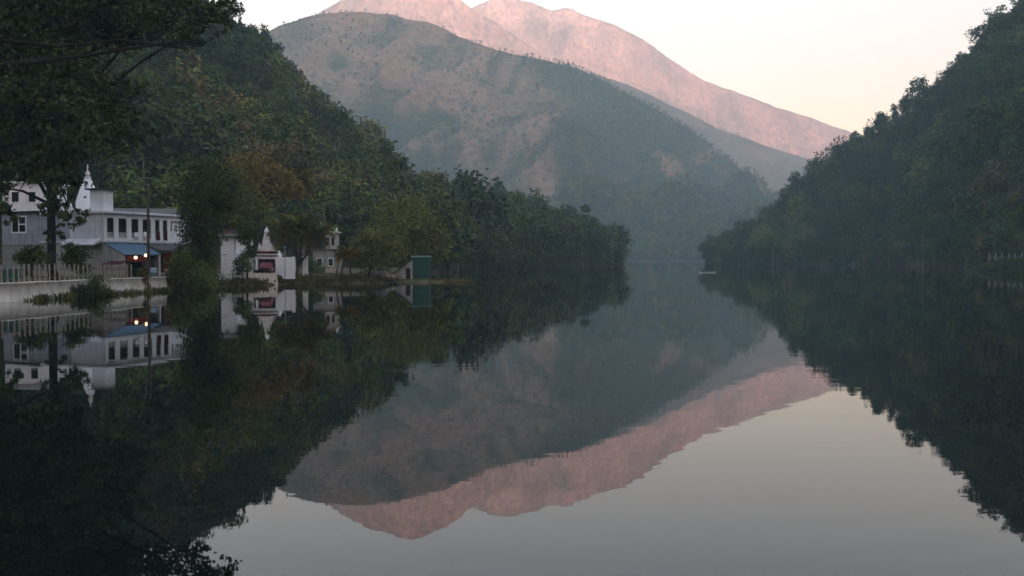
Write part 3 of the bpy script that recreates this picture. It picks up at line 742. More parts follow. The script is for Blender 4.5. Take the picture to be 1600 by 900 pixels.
# grey building behind the branching palm, small hut and green shed
gb = house('grey_house', 'grey two storey house with small roof turret behind the branching palm', 'house', 489, 527, 151, 5, 1.2, 4.6, M['grey'], M['slate'], 0, over=.2, wins=((.15,.4,.9,2.2),(.62,.85,.9,2.2)))
part_box('upper_storey', M['grey_light'], gb, -.1, 1.55, .4, 3.5, 3.563, 6.0)
for x_ in (.15, .95): part_box('upper_window', M['glass'], gb, x_, x_+.38, .36, .398, 4.1, 5.3)
part_box('turret_roof', M['stonewhite'], gb, -.4, 1.85, .1, 3.8, 6.003, 6.2)
MB().lathe([(.22,6.2),(.22,6.5),(.1,6.7),(.02,6.9)], 10, (1.6, 1.0)).build('ornament', M['stonewhite'], gb)
hs = empty('shed', (*xy(657.5, 142), .35), .05); tag(hs, 'tall green sheet metal shed on the grassy spit', 'shed')
part_box('wall', M['green_sheet'], hs, -1.32, 1.32, 0, 2.4, -.5, 3.05)
for j in range(9): part_box('sheet_rib', M['green_sheet'], hs, -1.27+j*.31, -1.23+j*.31, -.03, -.002, -.4, 3.0)
MB().hexa([(-1.45,-.15,3.053),(1.45,-.15,3.053),(1.45,2.55,3.3),(-1.45,2.55,3.3)], [(-1.45,-.15,3.12),(1.45,-.15,3.12),(1.45,2.55,3.37),(-1.45,2.55,3.37)]).build('roof', M['green_sheet'], hs)
ht = empty('hut', (*xy(633, 141), .35), .05); tag(ht, 'small grey hut with steep dark roof against the green shed', 'hut')
MB().add([(-1.6,0,-.4),(1.0,0,-.4),(1.0,0,2.75),(-1.6,0,.75),(-1.6,2.2,-.4),(1.0,2.2,-.4),(1.0,2.2,2.75),(-1.6,2.2,.75)], [(0,1,2,3),(7,6,5,4),(0,4,5,1),(1,5,6,2),(2,6,7,3),(3,7,4,0)]).build('wall', M['grey_light'], ht)
MB().hexa([(-2.0,-.3,.47),(1.05,-.3,2.82),(1.05,2.5,2.82),(-2.0,2.5,.47)], [(-2.0,-.3,.60),(1.05,-.3,2.98),(1.05,2.5,2.98),(-2.0,2.5,.60)]).build('roof', M['roofdark'], ht)
part_box('door', M['dark'], ht, .1, .75, -.03, -.002, -.35, 1.6)

def boulder(px, d, r_, z, label, seed, mat=M['rock']):
    rs = np.random.RandomState(seed); n, m = 14, 8; V, Fq = [], []
    for j in range(m+1):
        f = math.pi*j/m
        for i in range(n):
            t = 2*math.pi*i/n; q = r_*(.8+.4*float(vnoise(math.cos(t)*1.6+seed*3, math.sin(t)*1.6+math.cos(f)*1.9)))
            V.append((q*math.sin(f)*math.cos(t), q*.9*math.sin(f)*math.sin(t), q*.8*math.cos(f)))
    for j in range(m):
        for i in range(n): Fq.append((j*n+i, j*n+(i+1)%n, (j+1)*n+(i+1)%n, (j+1)*n+i))
    o = link_mesh('boulder', mesh_np('boulder', V, Fq, mat)); o.location = (*xy(px, d), z)
    return tag(o, label, 'boulder', 'pale boulders heaped on the bank')
boulder(588, 137, .75, .95, 'pale boulder at the left of the heap beside the drooping tree', 1)
boulder(598, 136.5, .95, .85, 'largest pale boulder low in the heap beside the drooping tree', 2)
boulder(596, 138, .7, 1.75, 'pale boulder on top of the heap beside the drooping tree', 3)
boulder(612, 137.5, .55, .7, 'small pale boulder right of the heap near the hut', 4)

# white posts on the right bank
fr = empty('post_fence', (*xy(1575, 277), 1.7), .0); tag(fr, 'row of tall white posts on the grassy bank at the right edge', 'fence')
p0 = None
for k in range(14):
    o = MB().box(-.15, .15, -.15, .15, -1.5, 3.3).build('post', M['picket'], fr) if p0 is None else p0.copy()
    if p0 is None: p0 = o
    else: COL.objects.link(o); o.parent = fr
    o.location = (-5.3+k*1.45, k*-.7, rf.uniform(-.3, .15) - .03*k); o.rotation_euler = (0, rf.uniform(-.03,.03), 0)
for z_ in (.7, 2.1): MB().tube([(-5.3, -.22, z_), (-5.3+13*1.45, -13*.7-.22, z_-.3)], .06, 6).build('rail', M['picket'], fr)

# low pale boat on the open water
bo = empty('boat', (*xy(1105, 232), 0), 0); tag(bo, 'low pale flat boat lying on open water below the right headland', 'boat')
V, Fq = [], []
n = 15
for i in range(n):
    t = i/(n-1)*2-1; hwid = .55*(1-abs(t)**3)+.02; zt = .20+.10*t*t
    V += [(2.1*t,-hwid,zt),(2.1*t,-hwid*.7,-.1),(2.1*t,hwid*.7,-.1),(2.1*t,hwid,zt),(2.1*t,hwid*.85,zt),(2.1*t,hwid*.6,.02),(2.1*t,-hwid*.6,.02),(2.1*t,-hwid*.85,zt)]
for i in range(n-1):
    for j in range(8): Fq.append((i*8+j, i*8+(j+1)%8, (i+1)*8+(j+1)%8, (i+1)*8+j))
link_mesh('hull', mesh_np('hull', V, Fq, M['boat']), bo)
for x in (-.8, .5): part_box('thwart', M['boat'], bo, x-.12, x+.12, -.45, .45, .14, .18)

# ------------------------------------------------------------------ trees
def leaves(rs, lobes, n, size, clump=7, spread=.24, shell=(.72, 1.02), up=.25, wid=.55, low=-1.0):
    """rhombic leaf sprays gathered in clumps on and inside the lobes of a crown"""
    lob = np.array(lobes, float)
    wgt = (lob[:,3]*lob[:,4]+lob[:,3]*lob[:,5]+lob[:,4]*lob[:,5]); wgt = wgt/wgt.sum()
    nc = max(int(n/clump), len(lob))
    li = rs.choice(len(lob), nc, p=wgt)
    dv = rs.normal(size=(nc,3)); dv[:,2] += up; dv /= np.linalg.norm(dv, axis=1)[:,None]
    dv[:,2] = np.where(dv[:,2] < low, -dv[:,2], dv[:,2])
    rad = rs.uniform(*shell, nc)
    cc = lob[li,:3] + dv*lob[li,3:6]*rad[:,None]
    k = np.repeat(np.arange(nc), clump)
    m = len(k)
    rmean = lob[li,3:6].mean(1)
    pos = cc[k] + rs.normal(size=(m,3))*(rmean[k]*spread)[:,None]*np.array([1,1,.7])
    nr = dv[k]*.7 + rs.normal(size=(m,3))*.55 + np.array([0,0,.35]); nr /= np.linalg.norm(nr, axis=1)[:,None]
    tg = np.cross(nr, rs.normal(size=(m,3))); tg /= np.linalg.norm(tg, axis=1)[:,None]
    bt = np.cross(nr, tg)
    s = size*rs.uniform(.65, 1.35, m)[:,None]
    a, b_ = tg*s*.5, bt*s*.5*wid
    V = np.stack([pos-a, pos+b_-a*.1, pos+a, pos-b_-a*.1], 1).reshape(-1,3)
    Fq = np.arange(m*4).reshape(-1,4)
    return V, Fq

def trunk_mb(base, top, r0, r1, limbs, rnd, wob=.06, n=8):
    mb = MB(); base, top = Vector(base), Vector(top); L_ = (top-base).length
    pts = [base + (top-base)*t + Vector((rnd.uniform(-wob,wob)*L_*.5, rnd.uniform(-wob,wob)*L_*.5, 0))*(0 if t in (0,) else 1) for t in (0,.06,.3,.55,.8,1)]
    mb.tube(pts, [r0*1.5, r0, r0*.85, r0*.7, (r0*.5+r1*.5), r1], n)
    for e in limbs:
        e = Vector(e); s = pts[rnd.choice((2,3,4))]
        mid = s.lerp(e, .5) + Vector((rnd.uniform(-.1,.1), rnd.uniform(-.1,.1), .08))*(e-s).length
        mb.tube([s, mid, s.lerp(e, .95)], [r0*.42, r0*.26, r0*.09], 6)
    return mb

# forest tree kinds, 10 m tall before scaling: broad, tall, conical, thin
def proto(kind, seed, n, size):
    rs = np.random.RandomState(seed); rnd = random.Random(seed)
    lobes = []
    if kind == 'broad':
        for k in range(7):
            a = k*2*math.pi/6+rnd.uniform(-.4,.4); q = 0 if k == 6 else rnd.uniform(1.6,2.6)
            lobes.append((q*math.cos(a), q*math.sin(a), rnd.uniform(5.0,7.6) if k < 6 else 8.1, rnd.uniform(1.5,2.2), rnd.uniform(1.5,2.2), rnd.uniform(1.2,1.8)))
        top = (0,0,7.5)
    elif kind == 'tall':
        for k in range(7):
            q = rnd.uniform(.3,1.2); a = rnd.uniform(0,6.3)
            lobes.append((q*math.cos(a), q*math.sin(a), 3.2+k*1.0, 1.9-abs(k-2.5)*.22, 1.9-abs(k-2.5)*.22, 1.3))
        top = (0,0,9)
    elif kind == 'cone':
        for k in range(9):
            q = .35; a = rnd.uniform(0,6.3)
            lobes.append((q*math.cos(a), q*math.sin(a), 2.0+k*.92, 2.1-k*.215, 2.1-k*.215, .75))
        top = (0,0,9.6)
    else:
        for k in range(9):
            q = rnd.uniform(.8,2.4); a = rnd.uniform(0,6.3)
            lobes.append((q*math.cos(a), q*math.sin(a), rnd.uniform(4.4,9.2), rnd.uniform(.8,1.3), rnd.uniform(.8,1.3), rnd.uniform(.7,1.1)))
        top = (0,0,8.2)
    V, Fq = leaves(rs, lobes, n, size, clump=6, spread=.30)
    if kind == 'broad' or kind == 'tall':                      # skirt of low foliage on many of them
        V2, F2 = leaves(rs, [(0,0,2.6,2.0,2.0,1.6)], n//5, size, 6, .3)
        Fq = np.concatenate([Fq, F2+len(V)]); V = np.concatenate([V, V2])
    tr = trunk_mb((0,0,-1.2), top, .22, .05, [l[:3] for l in lobes], rnd, .05, 7)
    return V, Fq, tr

KINDS = [('broad',1),('broad',2),('broad',3),('tall',4),('tall',5),('cone',6),('thin',7),('thin',8)]
SHAPE_WORDS = ['round crowned','round crowned','round crowned','tall narrow','tall narrow','pointed','thin crowned','thin crowned']
hidden = bpy.data.collections.new('forest_tree_kinds')         # meshes the forest object draws on, not linked to the scene
hidden_s = bpy.data.collections.new('scrub_tree_kinds')
PR = []
for k, (kd, sd) in enumerate(KINDS):
    V, Fq, tr = proto(kd, sd, 520 if kd == 'thin' else 900, .62 if kd == 'thin' else .72)
    crown = mesh_np('crown', V, Fq, M['forest'])
    tm = bpy.data.meshes.new('trunk'); tm.from_pydata(tr.v, [], tr.f); tm.materials.append(M['bark_pale'] if kd == 'thin' else M['bark'])
    PR.append((crown, tm))
    nv = len(V)
    me = bpy.data.meshes.new('whole_tree'); me.from_pydata([tuple(v) for v in V]+tr.v, [], [tuple(f) for f in Fq.tolist()]+[tuple(i+nv for i in f) for f in tr.f])
    me.materials.append(M['forest']); me.materials.append(tm.materials[0])
    me.polygons.foreach_set('material_index', [0]*len(Fq)+[1]*len(tr.f))
    hidden.objects.link(bpy.data.objects.new('kind_%d' % k, me))
    V, Fq, tr = proto(kd, sd+20, 150, 1.25)
    hidden_s.objects.link(bpy.data.objects.new('scrub_%d' % k, mesh_np('scrub_tree', V, Fq, M['forest'])))

def gn_forest(name, label, recs, coll):
    """one object that draws whole trees at its points (position, scale, turn, kind, tint)"""
    me = bpy.data.meshes.new(name)
    P = np.array([r[0] for r in recs], dtype=np.float32)
    me.vertices.add(len(P)); me.vertices.foreach_set('co', P.ravel())
    for an, ty, col in (('size','FLOAT',1), ('turn','FLOAT',2), ('which','INT',3), ('tint','FLOAT',4)):
        a = me.attributes.new(an, ty, 'POINT'); a.data.foreach_set('value', np.array([r[col] for r in recs], dtype=np.int32 if ty == 'INT' else np.float32))
    o = link_mesh(name, me); tag(o, label, 'forest', kind='stuff')
    nt = bpy.data.node_groups.new(name+'_nodes', 'GeometryNodeTree')
    nt.interface.new_socket('Geometry', in_out='INPUT', socket_type='NodeSocketGeometry'); nt.interface.new_socket('Geometry', in_out='OUTPUT', socket_type='NodeSocketGeometry')
    N, L = nt.nodes, nt.links
    gi, go = N.new('NodeGroupInput'), N.new('NodeGroupOutput')
    ci = N.new('GeometryNodeCollectionInfo'); ci.inputs['Collection'].default_value = coll; ci.inputs['Separate Children'].default_value = True; ci.inputs['Reset Children'].default_value = True
    ip = N.new('GeometryNodeInstanceOnPoints'); ip.inputs['Pick Instance'].default_value = True
    def attr(n_, t): a = N.new('GeometryNodeInputNamedAttribute'); a.data_type = t; a.inputs[0].default_value = n_; return a.outputs[0]
    cx = N.new('ShaderNodeCombineXYZ'); L.new(attr('turn','FLOAT'), cx.inputs[2])
    e2r = N.new('FunctionNodeEulerToRotation'); L.new(cx.outputs[0], e2r.inputs[0])
    L.new(gi.outputs[0], ip.inputs['Points']); L.new(ci.outputs[0], ip.inputs['Instance']); L.new(attr('which','INT'), ip.inputs['Instance Index'])
    L.new(e2r.outputs[0], ip.inputs['Rotation']); L.new(attr('size','FLOAT'), ip.inputs['Scale'])
    L.new(ip.outputs[0], go.inputs[0])
    mod = o.modifiers.new('forest', 'NODES'); mod.node_group = nt
    return o

def scatter(hname, n, px0, px1, spacing, tfun, seed, accept=None):
    rs = np.random.RandomState(seed); pt = HILLS[hname]; grid = {}; out = []
    px = rs.uniform(px0, px1, n); t = tfun(rs, n)
    X, Y, Z = pt(px, t)
    ok = np.ones(n, bool) if accept is None else rs.rand(n) < accept(px, t, X, Y)
    for i in np.nonzero(ok)[0]:
        key = (int(X[i]//spacing), int(Y[i]//spacing)); bad = False
        for a in (-1,0,1):
            for b_ in (-1,0,1):
                for q in grid.get((key[0]+a, key[1]+b_), ()):
                    if (q[0]-X[i])**2+(q[1]-Y[i])**2 < spacing**2: bad = True; break
                if bad: break
            if bad: break
        if bad: continue
        grid.setdefault(key, []).append((X[i], Y[i])); out.append((px[i], t[i], X[i], Y[i], Z[i]))
    return out, rs

def pick(rs, weights): return int(rs.choice(len(KINDS), p=np.array(weights)/sum(weights)))

NEAR = {'left': [], 'right': []}
# left hillside
pts, rs = scatter('hill_left', 24000, -1500, 972, 5.9, lambda r, n: r.uniform(.0, 1.25, n), 1)
left = []
for (px, t, x, y, z) in pts:
    if t < .03 and px < 690: continue
    patch = float(fbm(x*.02, y*.02, 3)); hp = float(vnoise(x*.05+40, y*.05))
    tint = .15 + .75*(patch-.36) + rs.normal()*.15
    if px > 690: tint = .12 + .5*(patch-.35)+rs.normal()*.13
    if 395 < px < 620 and t > .2: tint += .07
    tint = min(max(tint, 0), .60)
    kd = pick(rs, [3,3,3,2,2,.5,2.2 if patch > .52 else .5, 2 if patch > .52 else .5])
    h = rs.uniform(.7, 1.3)*(.8+.5*hp)*(1.4 if t < .8 else 1.22)**(1 if rs.rand() < .09 else 0)
    if px > 690 and t < .25: h *= 1.25
    left.append(((x, y, z-.3), 1.2*h*(1.0 if kd < 6 else 1.05), rs.uniform(0, 6.28), kd, tint, px, t))
# right hillside
pts, rs = scatter('hill_right', 24000, 1102, 2600, 6.0, lambda r, n: r.uniform(.0, 1.2, n), 2)
right = []
for (px, t, x, y, z) in pts:
    if y < 281 and abs(x-xy(1590,272)[0]) < 16: continue
    patch = float(fbm(x*.022+5, y*.022, 3)); hp = float(vnoise(x*.05+10, y*.05))
    tint = min(max(.04 + .6*(patch-.38) + rs.normal()*.13, 0), .62)
    if t < .1: tint += .10
    kd = pick(rs, [3,3,3,1.6,1.6,.15,.9,.9])
    h = rs.uniform(.65, 1.25)*(.8+.5*hp)*(1.5 if rs.rand() < .10 else 1)
    right.append(((x, y, z-.3), 1.22*h, rs.uniform(0, 6.28), kd, tint, px, t))

def thicket(hname, px0, px1, n, spacing, seed, base_t):
    pts, rs = scatter(hname, n, px0, px1, spacing, lambda r, k: r.uniform(0, .16, k), seed)
    out = []
    for (px, t, x, y, z) in pts:
        if hname == 'hill_right' and y < 276 and abs(x-xy(1590,272)[0]) < 15: continue
        h = rs.uniform(.30, .75)
        out.append(((x, y, z-.9*h), h, rs.uniform(0, 6.28), pick(rs, [4,4,4,2,2,0,.6,.6]), min(max(base_t+rs.normal()*.14, 0), .66), px, 2.0))
    return out
left += thicket('hill_left', 560, 972, 5000, 2.6, 31, .26)
right += thicket('hill_right', 1104, 1900, 7000, 2.8, 32, .20)

belt = []
pts, rs = scatter('mountain_scrub', 2600, 930, 1290, 7.5, lambda r, k: r.uniform(0.004, .10, k), 41)
for (px, t, x, y, z) in pts:
    h = rs.uniform(1.0, 2.1) if t > .02 else rs.uniform(.6, 1.1)
    belt.append(((x, y, z-.5), h, rs.uniform(0, 6.28), pick(rs, [2,2,2,4,4,.6,1,1]), min(max(.26+rs.normal()*.13, 0), .6)))

def in_frame(r, lo, hi): return lo < r[5] < hi and -.01 < r[6] < 1.03
def split(recs, lo, hi, n):
    pt_ = sorted([i for i, r in enumerate(recs) if in_frame(r, lo, hi)], key=lambda i: -recs[i][1]/recs[i][0][1]*(1.5 if recs[i][6] < .06 or recs[i][6] > .9 else 1))
    ch = set(pt_[:n]); return [recs[i] for i in sorted(ch)], [r for i, r in enumerate(recs) if i not in ch]

def place_tree(rec, label, group):
    p, s, rz, kd, tint = rec[:5]
    e = empty('forest_tree', p, rz); e.scale = (s, s, s); tag(e, label, 'tree', group); e['tint'] = float(tint)
    o = link_mesh('trunk', PR[kd][1], e); o2 = link_mesh('crown', PR[kd][0], e); o2['tint'] = float(tint)
    return e
tone = lambda t: 'dark green' if t < .28 else ('olive green' if t < .5 else 'brownish')
nearL, farL = split(left, 395, 968, 150)
nearR, farR = split(right, 1110, 1596, 150)
def zone(v, table):
    for lim, w_ in table:
        if v < lim: return w_
    return table[-1][1]
def level(t): return 'low' if t < .3 else ('halfway up' if t < .62 else ('high' if t < .85 else 'at the crest'))
for r in nearL:
    if r[5] > 690:
        where = zone(r[5], [(740, 'behind the tall pointed tree'), (800, 'left of the middle of the headland'), (860, 'in the middle of the headland'), (920, 'right of the middle of the headland'), (999, 'near the headland tip')])
        where += ', at the waterline' if r[6] < .1 else (', behind the front row' if r[6] < .45 else ', on its skyline')
        grp = 'forest trees on the wooded left headland'
    else:
        where = '%s on left hillside above the %s' % (level(r[6]), zone(r[5], [(440, 'olive yellow tree'), (490, 'tall palm'), (545, 'grey house'), (600, 'drooping tree'), (645, 'hut'), (999, 'green shed')]))
        grp = 'forest trees on the left hillside'
    place_tree(r, '%s %s tree %s' % (tone(r[4]), SHAPE_WORDS[r[3]], where), grp)
for r in nearR:
    z_ = zone(r[5], [(1200, 'at the right headland tip'), (1290, 'just right of the headland tip'), (1400, 'left of the pale trunked tree'), (1480, 'around the pale trunked tree'), (1545, 'left of the white posts'), (1999, 'above the white posts')])
    where = '%s, %s' % (z_, 'by the water' if r[6] < .1 else level(r[6]) + (' on the slope' if r[6] < .85 else ''))
    place_tree(r, '%s %s tree %s' % (tone(r[4]), SHAPE_WORDS[r[3]], where), 'forest trees on the right hillside')
gn_forest('forest_left', 'dense mixed forest covering the left hillside', farL, hidden)
gn_forest('forest_right', 'dense dark forest covering the right hillside', farR, hidden)

gn_forest('forest_far_shore', 'hazy belt of trees along the far shore of the lake', belt, hidden)

# scrub and woods on the mountain across the lake
def acc(px, t, x, y): return np.clip((veg_shade(px, t, x, y)-.42)*4, .04, 1)
pts, rs = scatter('mountain_scrub', 90000, 330, 1295, 6.6, lambda r, n: r.uniform(.0, 1.0, n), 3, acc)
mt = []
for (px, t, x, y, z) in pts:
    shore = t < .25 and px > 880
    h = rs.uniform(.55, 1.1) if not shore else rs.uniform(1.0, 1.9)
    tint = min(max(.17 + (.12 if shore else 0) + rs.normal()*.12 + (.25 if rs.rand() < .18 else 0), 0), .7)
    mt.append(((x, y, z-.3), h, rs.uniform(0,6.28), pick(rs, [3,3,3,2,2,1.2,.4,.4]) if not shore else pick(rs, [1,1,1,4,4,.5,1,1]), tint))
gn_forest('forest_mountain', 'scattered scrub woodland on the hazy mountain across the lake', mt, hidden_s)

# trees standing clear on the scrub mountain's skyline
rs = np.random.RandomState(9)
for px, hh, kd, lb in [(447, .75, 0, 'lone round tree on the mountain skyline, leftmost of three'), (471, .85, 1, 'lone round tree on the mountain skyline, middle of three'), (498, .7, 2, 'lone round tree on the mountain skyline, right of three'),
                       (887, 1.5, 5, 'pointed conifer rising highest from the right shoulder of the scrub mountain'), (900, 1.1, 5, 'lower pointed conifer on the right shoulder of the scrub mountain'), (924, 1.1, 5, 'small pointed conifer lower down the mountain shoulder')]:
    x, y, z = [float(v) for v in HILLS['mountain_scrub'](px, .985)]
    place_tree(((x, y, z-.3), hh, rs.uniform(0, 6), kd, .08), lb, 'trees on the scrub mountain skyline')

# ------------------------------------------------------------------ named trees near the village
def named_tree(name, label, base_px, base_d, base_z, lobes_px, d, n, size, tint, bark='bark', r0=.3, limbs=True, clump=8, spread=.25, cat='tree', dj=.6, seed=0, shell=(.6,1.02), group=None, gaps=()):
    rs = np.random.RandomState(seed+100); rnd = random.Random(seed)
    bx_, by_ = xy(base_px, base_d)
    root = empty(name, (bx_, by_, base_z)); tag(root, label, cat, group); root['tint'] = tint
    L_ = []
    for q in lobes_px:
        px, py, r = q[:3]; dd = d + (q[3] if len(q) > 3 else rnd.uniform(-1, 1)*r/F_PX*d*dj)
        p = at(px, py, dd); rr = r/F_PX*d
        L_.append((p.x-bx_, p.y-by_, p.z-base_z, rr, rr, rr*.85))
    V, Fq = leaves(rs, L_, n, size, clump, spread, shell)
    if gaps:                                            # openings in the crown
        c4 = V.reshape(-1, 4, 3).mean(1) + np.array([bx_, by_, base_z]); keep = np.ones(len(c4), bool)
        for (gx, gy, gd, gr) in gaps:
            a_, b2 = np.array([0, 0, CAM_H]), np.array(at(gx, gy, gd)); u_ = (b2-a_)/np.linalg.norm(b2-a_)
            w_ = c4-b2; dist = np.linalg.norm(w_ - np.outer(w_@u_, u_)*.72, axis=1); keep &= dist > gr
        V = V.reshape(-1, 4, 3)[keep].reshape(-1, 3); Fq = np.arange(len(V)).reshape(-1, 4)
    cr = link_mesh('crown', mesh_np('crown', V, Fq, M['forest']), root); cr['tint'] = tint
    cx = sum(l[0]*l[3]**2 for l in L_)/sum(l[3]**2 for l in L_); cyy = sum(l[1]*l[3]**2 for l in L_)/sum(l[3]**2 for l in L_); cz = max(l[2] for l in L_)*.85
    if r0: trunk_mb((0,0,-.4), (cx*.6, cyy*.6, cz), r0, r0*.3, [l[:3] for l in L_] if limbs else [], rnd, .04).build('trunk', M[bark], root, True)
    return root

named_tree('shade_tree', 'huge dark spreading tree overhanging the upper left corner from behind the fence', 88, 86, 1.35,
    [(20,40,95),(110,30,90),(200,25,72),(270,25,52),(325,30,36),(352,18,26),(300,70,22),(-60,90,120),(30,120,90),(90,128,80),(150,168,58),(205,130,26),(60,200,85),(128,205,62),(188,205,40),(15,232,60),(85,270,52),(104,272,24),(-40,200,100),(-12,290,26),(40,-60,120),(170,-60,110),(280,-40,60),(85,325,22),(110,335,24),(84,365,16),(14,330,22),(70,270,34)],
    84, 60000, .44, .0, 'bark_dark', .40, True, 16, .15, seed=1, shell=(.5,1.05), gaps=((139,270,84,.95),(34,306,84,1.0),(62,300,84,.9),(128,318,84,.6),(215,108,82,1.2)))
sh = [o for o in bpy.data.objects if o.name == 'shade_tree'][0]
mbl = MB()
for path, r_ in (([(-40,104),(60,96),(150,84),(240,70),(310,62)], .24), ([(-20,60),(90,72),(190,62),(290,76)], .17)):
    P_ = [at(x, y, 77.5)-Vector(sh.location) for x, y in path]; mbl.tube(P_, [r_*(1-.7*i/(len(P_)-1)) for i in range(len(P_))], 8)
mbl.build('limb', M['bark_dark'], sh, True)
MB().tube([at(88,330,85)-Vector(sh.location), at(70,230,85)-Vector(sh.location), at(20,140,83)-Vector(sh.location)], [.3,.24,.12], 8).build('limb', M['bark_dark'], sh, True)
named_tree('shoreline_tree', 'dense dark green tree rising from the water edge in front of the gallery end', 312, 104.5, .6,
    [(325,275,32),(305,300,28),(345,300,30),(318,330,32),(345,328,18),(308,365,26),(325,375,20),(300,335,20),(318,400,22),(298,395,22)], 105, 9000, .34, .32, seed=2, r0=.28)
named_tree('shoreline_bush', 'yellow green bush spilling over the bank at the foot of the dark tree', 295, 103.5, .4, [(283,415,22),(303,425,24),(322,432,18),(272,432,14),(314,445,16),(332,444,9)], 103.6, 5200, .26, .33, seed=3, r0=.08, cat='bush')
named_tree('autumn_tree', 'olive yellow crowned tree behind the narrow white tower', 402, 146, 1.4,
    [(375,262,24),(405,262,26),(430,275,24),(450,292,20),(400,290,26),(375,285,20),(430,300,20)], 146, 6500, .42, .66, seed=4, r0=.26)
named_tree('broad_green_tree', 'bright green crowned tree between the dark shoreline tree and the olive yellow one', 352, 140, 1.4,
    [(335,270,24),(360,282,26),(345,300,24),(372,305,22),(395,318,20),(380,330,16),(368,345,13),(352,338,15)], 140, 5200, .40, .42, seed=5, r0=.25)
named_tree('yellow_green_tree', 'large yellow green tree behind the hut and green shed', 640, 158, 1.0,
    [(610,340,30),(640,328,28),(665,345,28),(680,368,22),(640,358,32),(612,368,24),(665,385,26),(685,395,18),(640,390,26),(600,350,18)], 158, 9500, .42, .46, seed=6, r0=.3)
named_tree('drooping_tree', 'brown green drooping tree leaning over the water left of the boulders', 577, 134.5, .7,
    [(590,372,26),(570,385,20),(610,385,20),(600,405,20),(575,410,16),(620,405,14)], 135, 6000, .32, .50, seed=7, r0=.2, spread=.34)
named_tree('shrine_bush', 'green bush in front of the narrow white tower', 378, 119, .9, [(374,412,10),(383,406,10),(386,418,9),(372,424,8)], 119, 2000, .22, .28, seed=8, r0=.06, cat='bush')
named_tree('shrine_tree', 'slim dark tree standing in front of the small shrine porch', 388, 121.5, 1.0, [(385,372,13),(392,356,14),(381,350,12),(394,392,10),(386,398,9),(377,365,9)], 121.5, 3200, .26, .2, seed=16, r0=.12)
named_tree('wall_shrub', 'dark leafy shrub growing from the water in front of the white wall', 146, 88.0, .0, [(132,447,13),(150,443,15),(160,455,12),(140,458,14),(152,462,12)], 88, 2400, .22, .12, seed=9, r0=.05, cat='bush')
named_tree('vine_stump', 'brown vine wrapped stump at the water edge left of the utility pole', 223, 97.5, .0, [(223,425,9),(222,436,10),(224,447,10),(222,458,11),(226,466,9)], 97.5, 1800, .2, .60, seed=10, r0=.35, limbs=False, cat='stump')
named_tree('fence_shrub', 'dark shrub behind the fence under the shade tree trunk', 50, 84, 1.4, [(38,400,14),(55,396,14),(70,405,12),(45,410,12)], 84, 1800, .24, .12, seed=11, r0=.05, cat='bush')
named_tree('fence_creeper', 'dark creeper hanging over the fence right of the shade tree trunk', 122, 89, 1.4, [(112,392,14),(126,400,13),(118,412,13),(132,420,11),(104,405,11)], 89, 1900, .24, .16, seed=12, r0=.06, cat='bush')
named_tree('tower_shrub', 'pale leaved shrub at the foot of the narrow white tower', 330, 115, .5, [(330,440,10),(342,436,9),(320,444,9)], 115, 900, .2, .26, seed=13, r0=.04, cat='bush')
named_tree('palm_foot_bush', 'low weedy bush at the water under the branching palm', 465, 131.5, .2, [(440,438,7),(456,441,8),(474,440,8),(490,440,8),(505,438,7)], 132, 1600, .2, .45, seed=14, r0=.03, cat='bush')
named_tree('house_bush', 'dark green bush in front of the grey house', 497, 138, 1.1, [(490,415,12),(500,425,12),(484,428,10),(508,432,8)], 138, 1600, .24, .22, seed=15, r0=.06, cat='bush')
for k, (px, d, top, w_, tn, kd, lb) in enumerate([(725, 318, 268, 26, .08, 'cone', 'tall pointed dark tree at the left of the wooded headland'), (700, 300, 330, 24, .14, 'r', 'rounded dark tree just right of the green shed'), (752, 322, 330, 24, .36, 'r', 'olive tree leaning out at the headland waterline right of the pointed tree'),
                                               (800, 345, 340, 26, .3, 'r', 'olive waterline tree in the middle of the headland'), (850, 385, 345, 24, .2, 'r', 'dark waterline tree right of middle on the headland'), (915, 455, 312, 20, .14, 'cone', 'tall pointed tree near the tip of the headland'), (945, 490, 368, 20, .1, 'r', 'dark rounded tree at the very tip of the headland'), (684, 250, 372, 24, .24, 'r', 'green waterside tree between the shed and the headland')]):
    zb = 404 + 5135/d
    if kd == 'cone': lob = [(px, top+14+i*17, w_*(.35+.11*i)) for i in range(int((zb-top)/20))]
    else: lob = [(px-w_*.5, top+30, w_*.7), (px+w_*.4, top+24, w_*.75), (px, top+12, w_*.6), (px-w_*.3, top+55, w_*.8), (px+w_*.5, top+58, w_*.7)]
    named_tree('headland_tree', lb, px, d+1.5, .5, lob, d, 2600, .0024*d, tn, r0=.25, seed=30+k, group='trees along the wooded headland')
named_tree('point_tree', 'round dark tree standing out at the tip of the right headland', 1166, 606, .5, [(1166,356,15),(1158,368,14),(1178,366,14),(1166,380,18),(1185,382,14)], 606, 1500, 1.2, .02, seed=50, r0=.3)
named_tree('pale_trunk_tree', 'tree with bare pale trunk at the right shore waterline', 1441, 409, .4, [(1430,352,14),(1448,348,15),(1456,360,12),(1436,366,12)], 412, 1500, .95, .30, 'bark_pale', .42, seed=51)

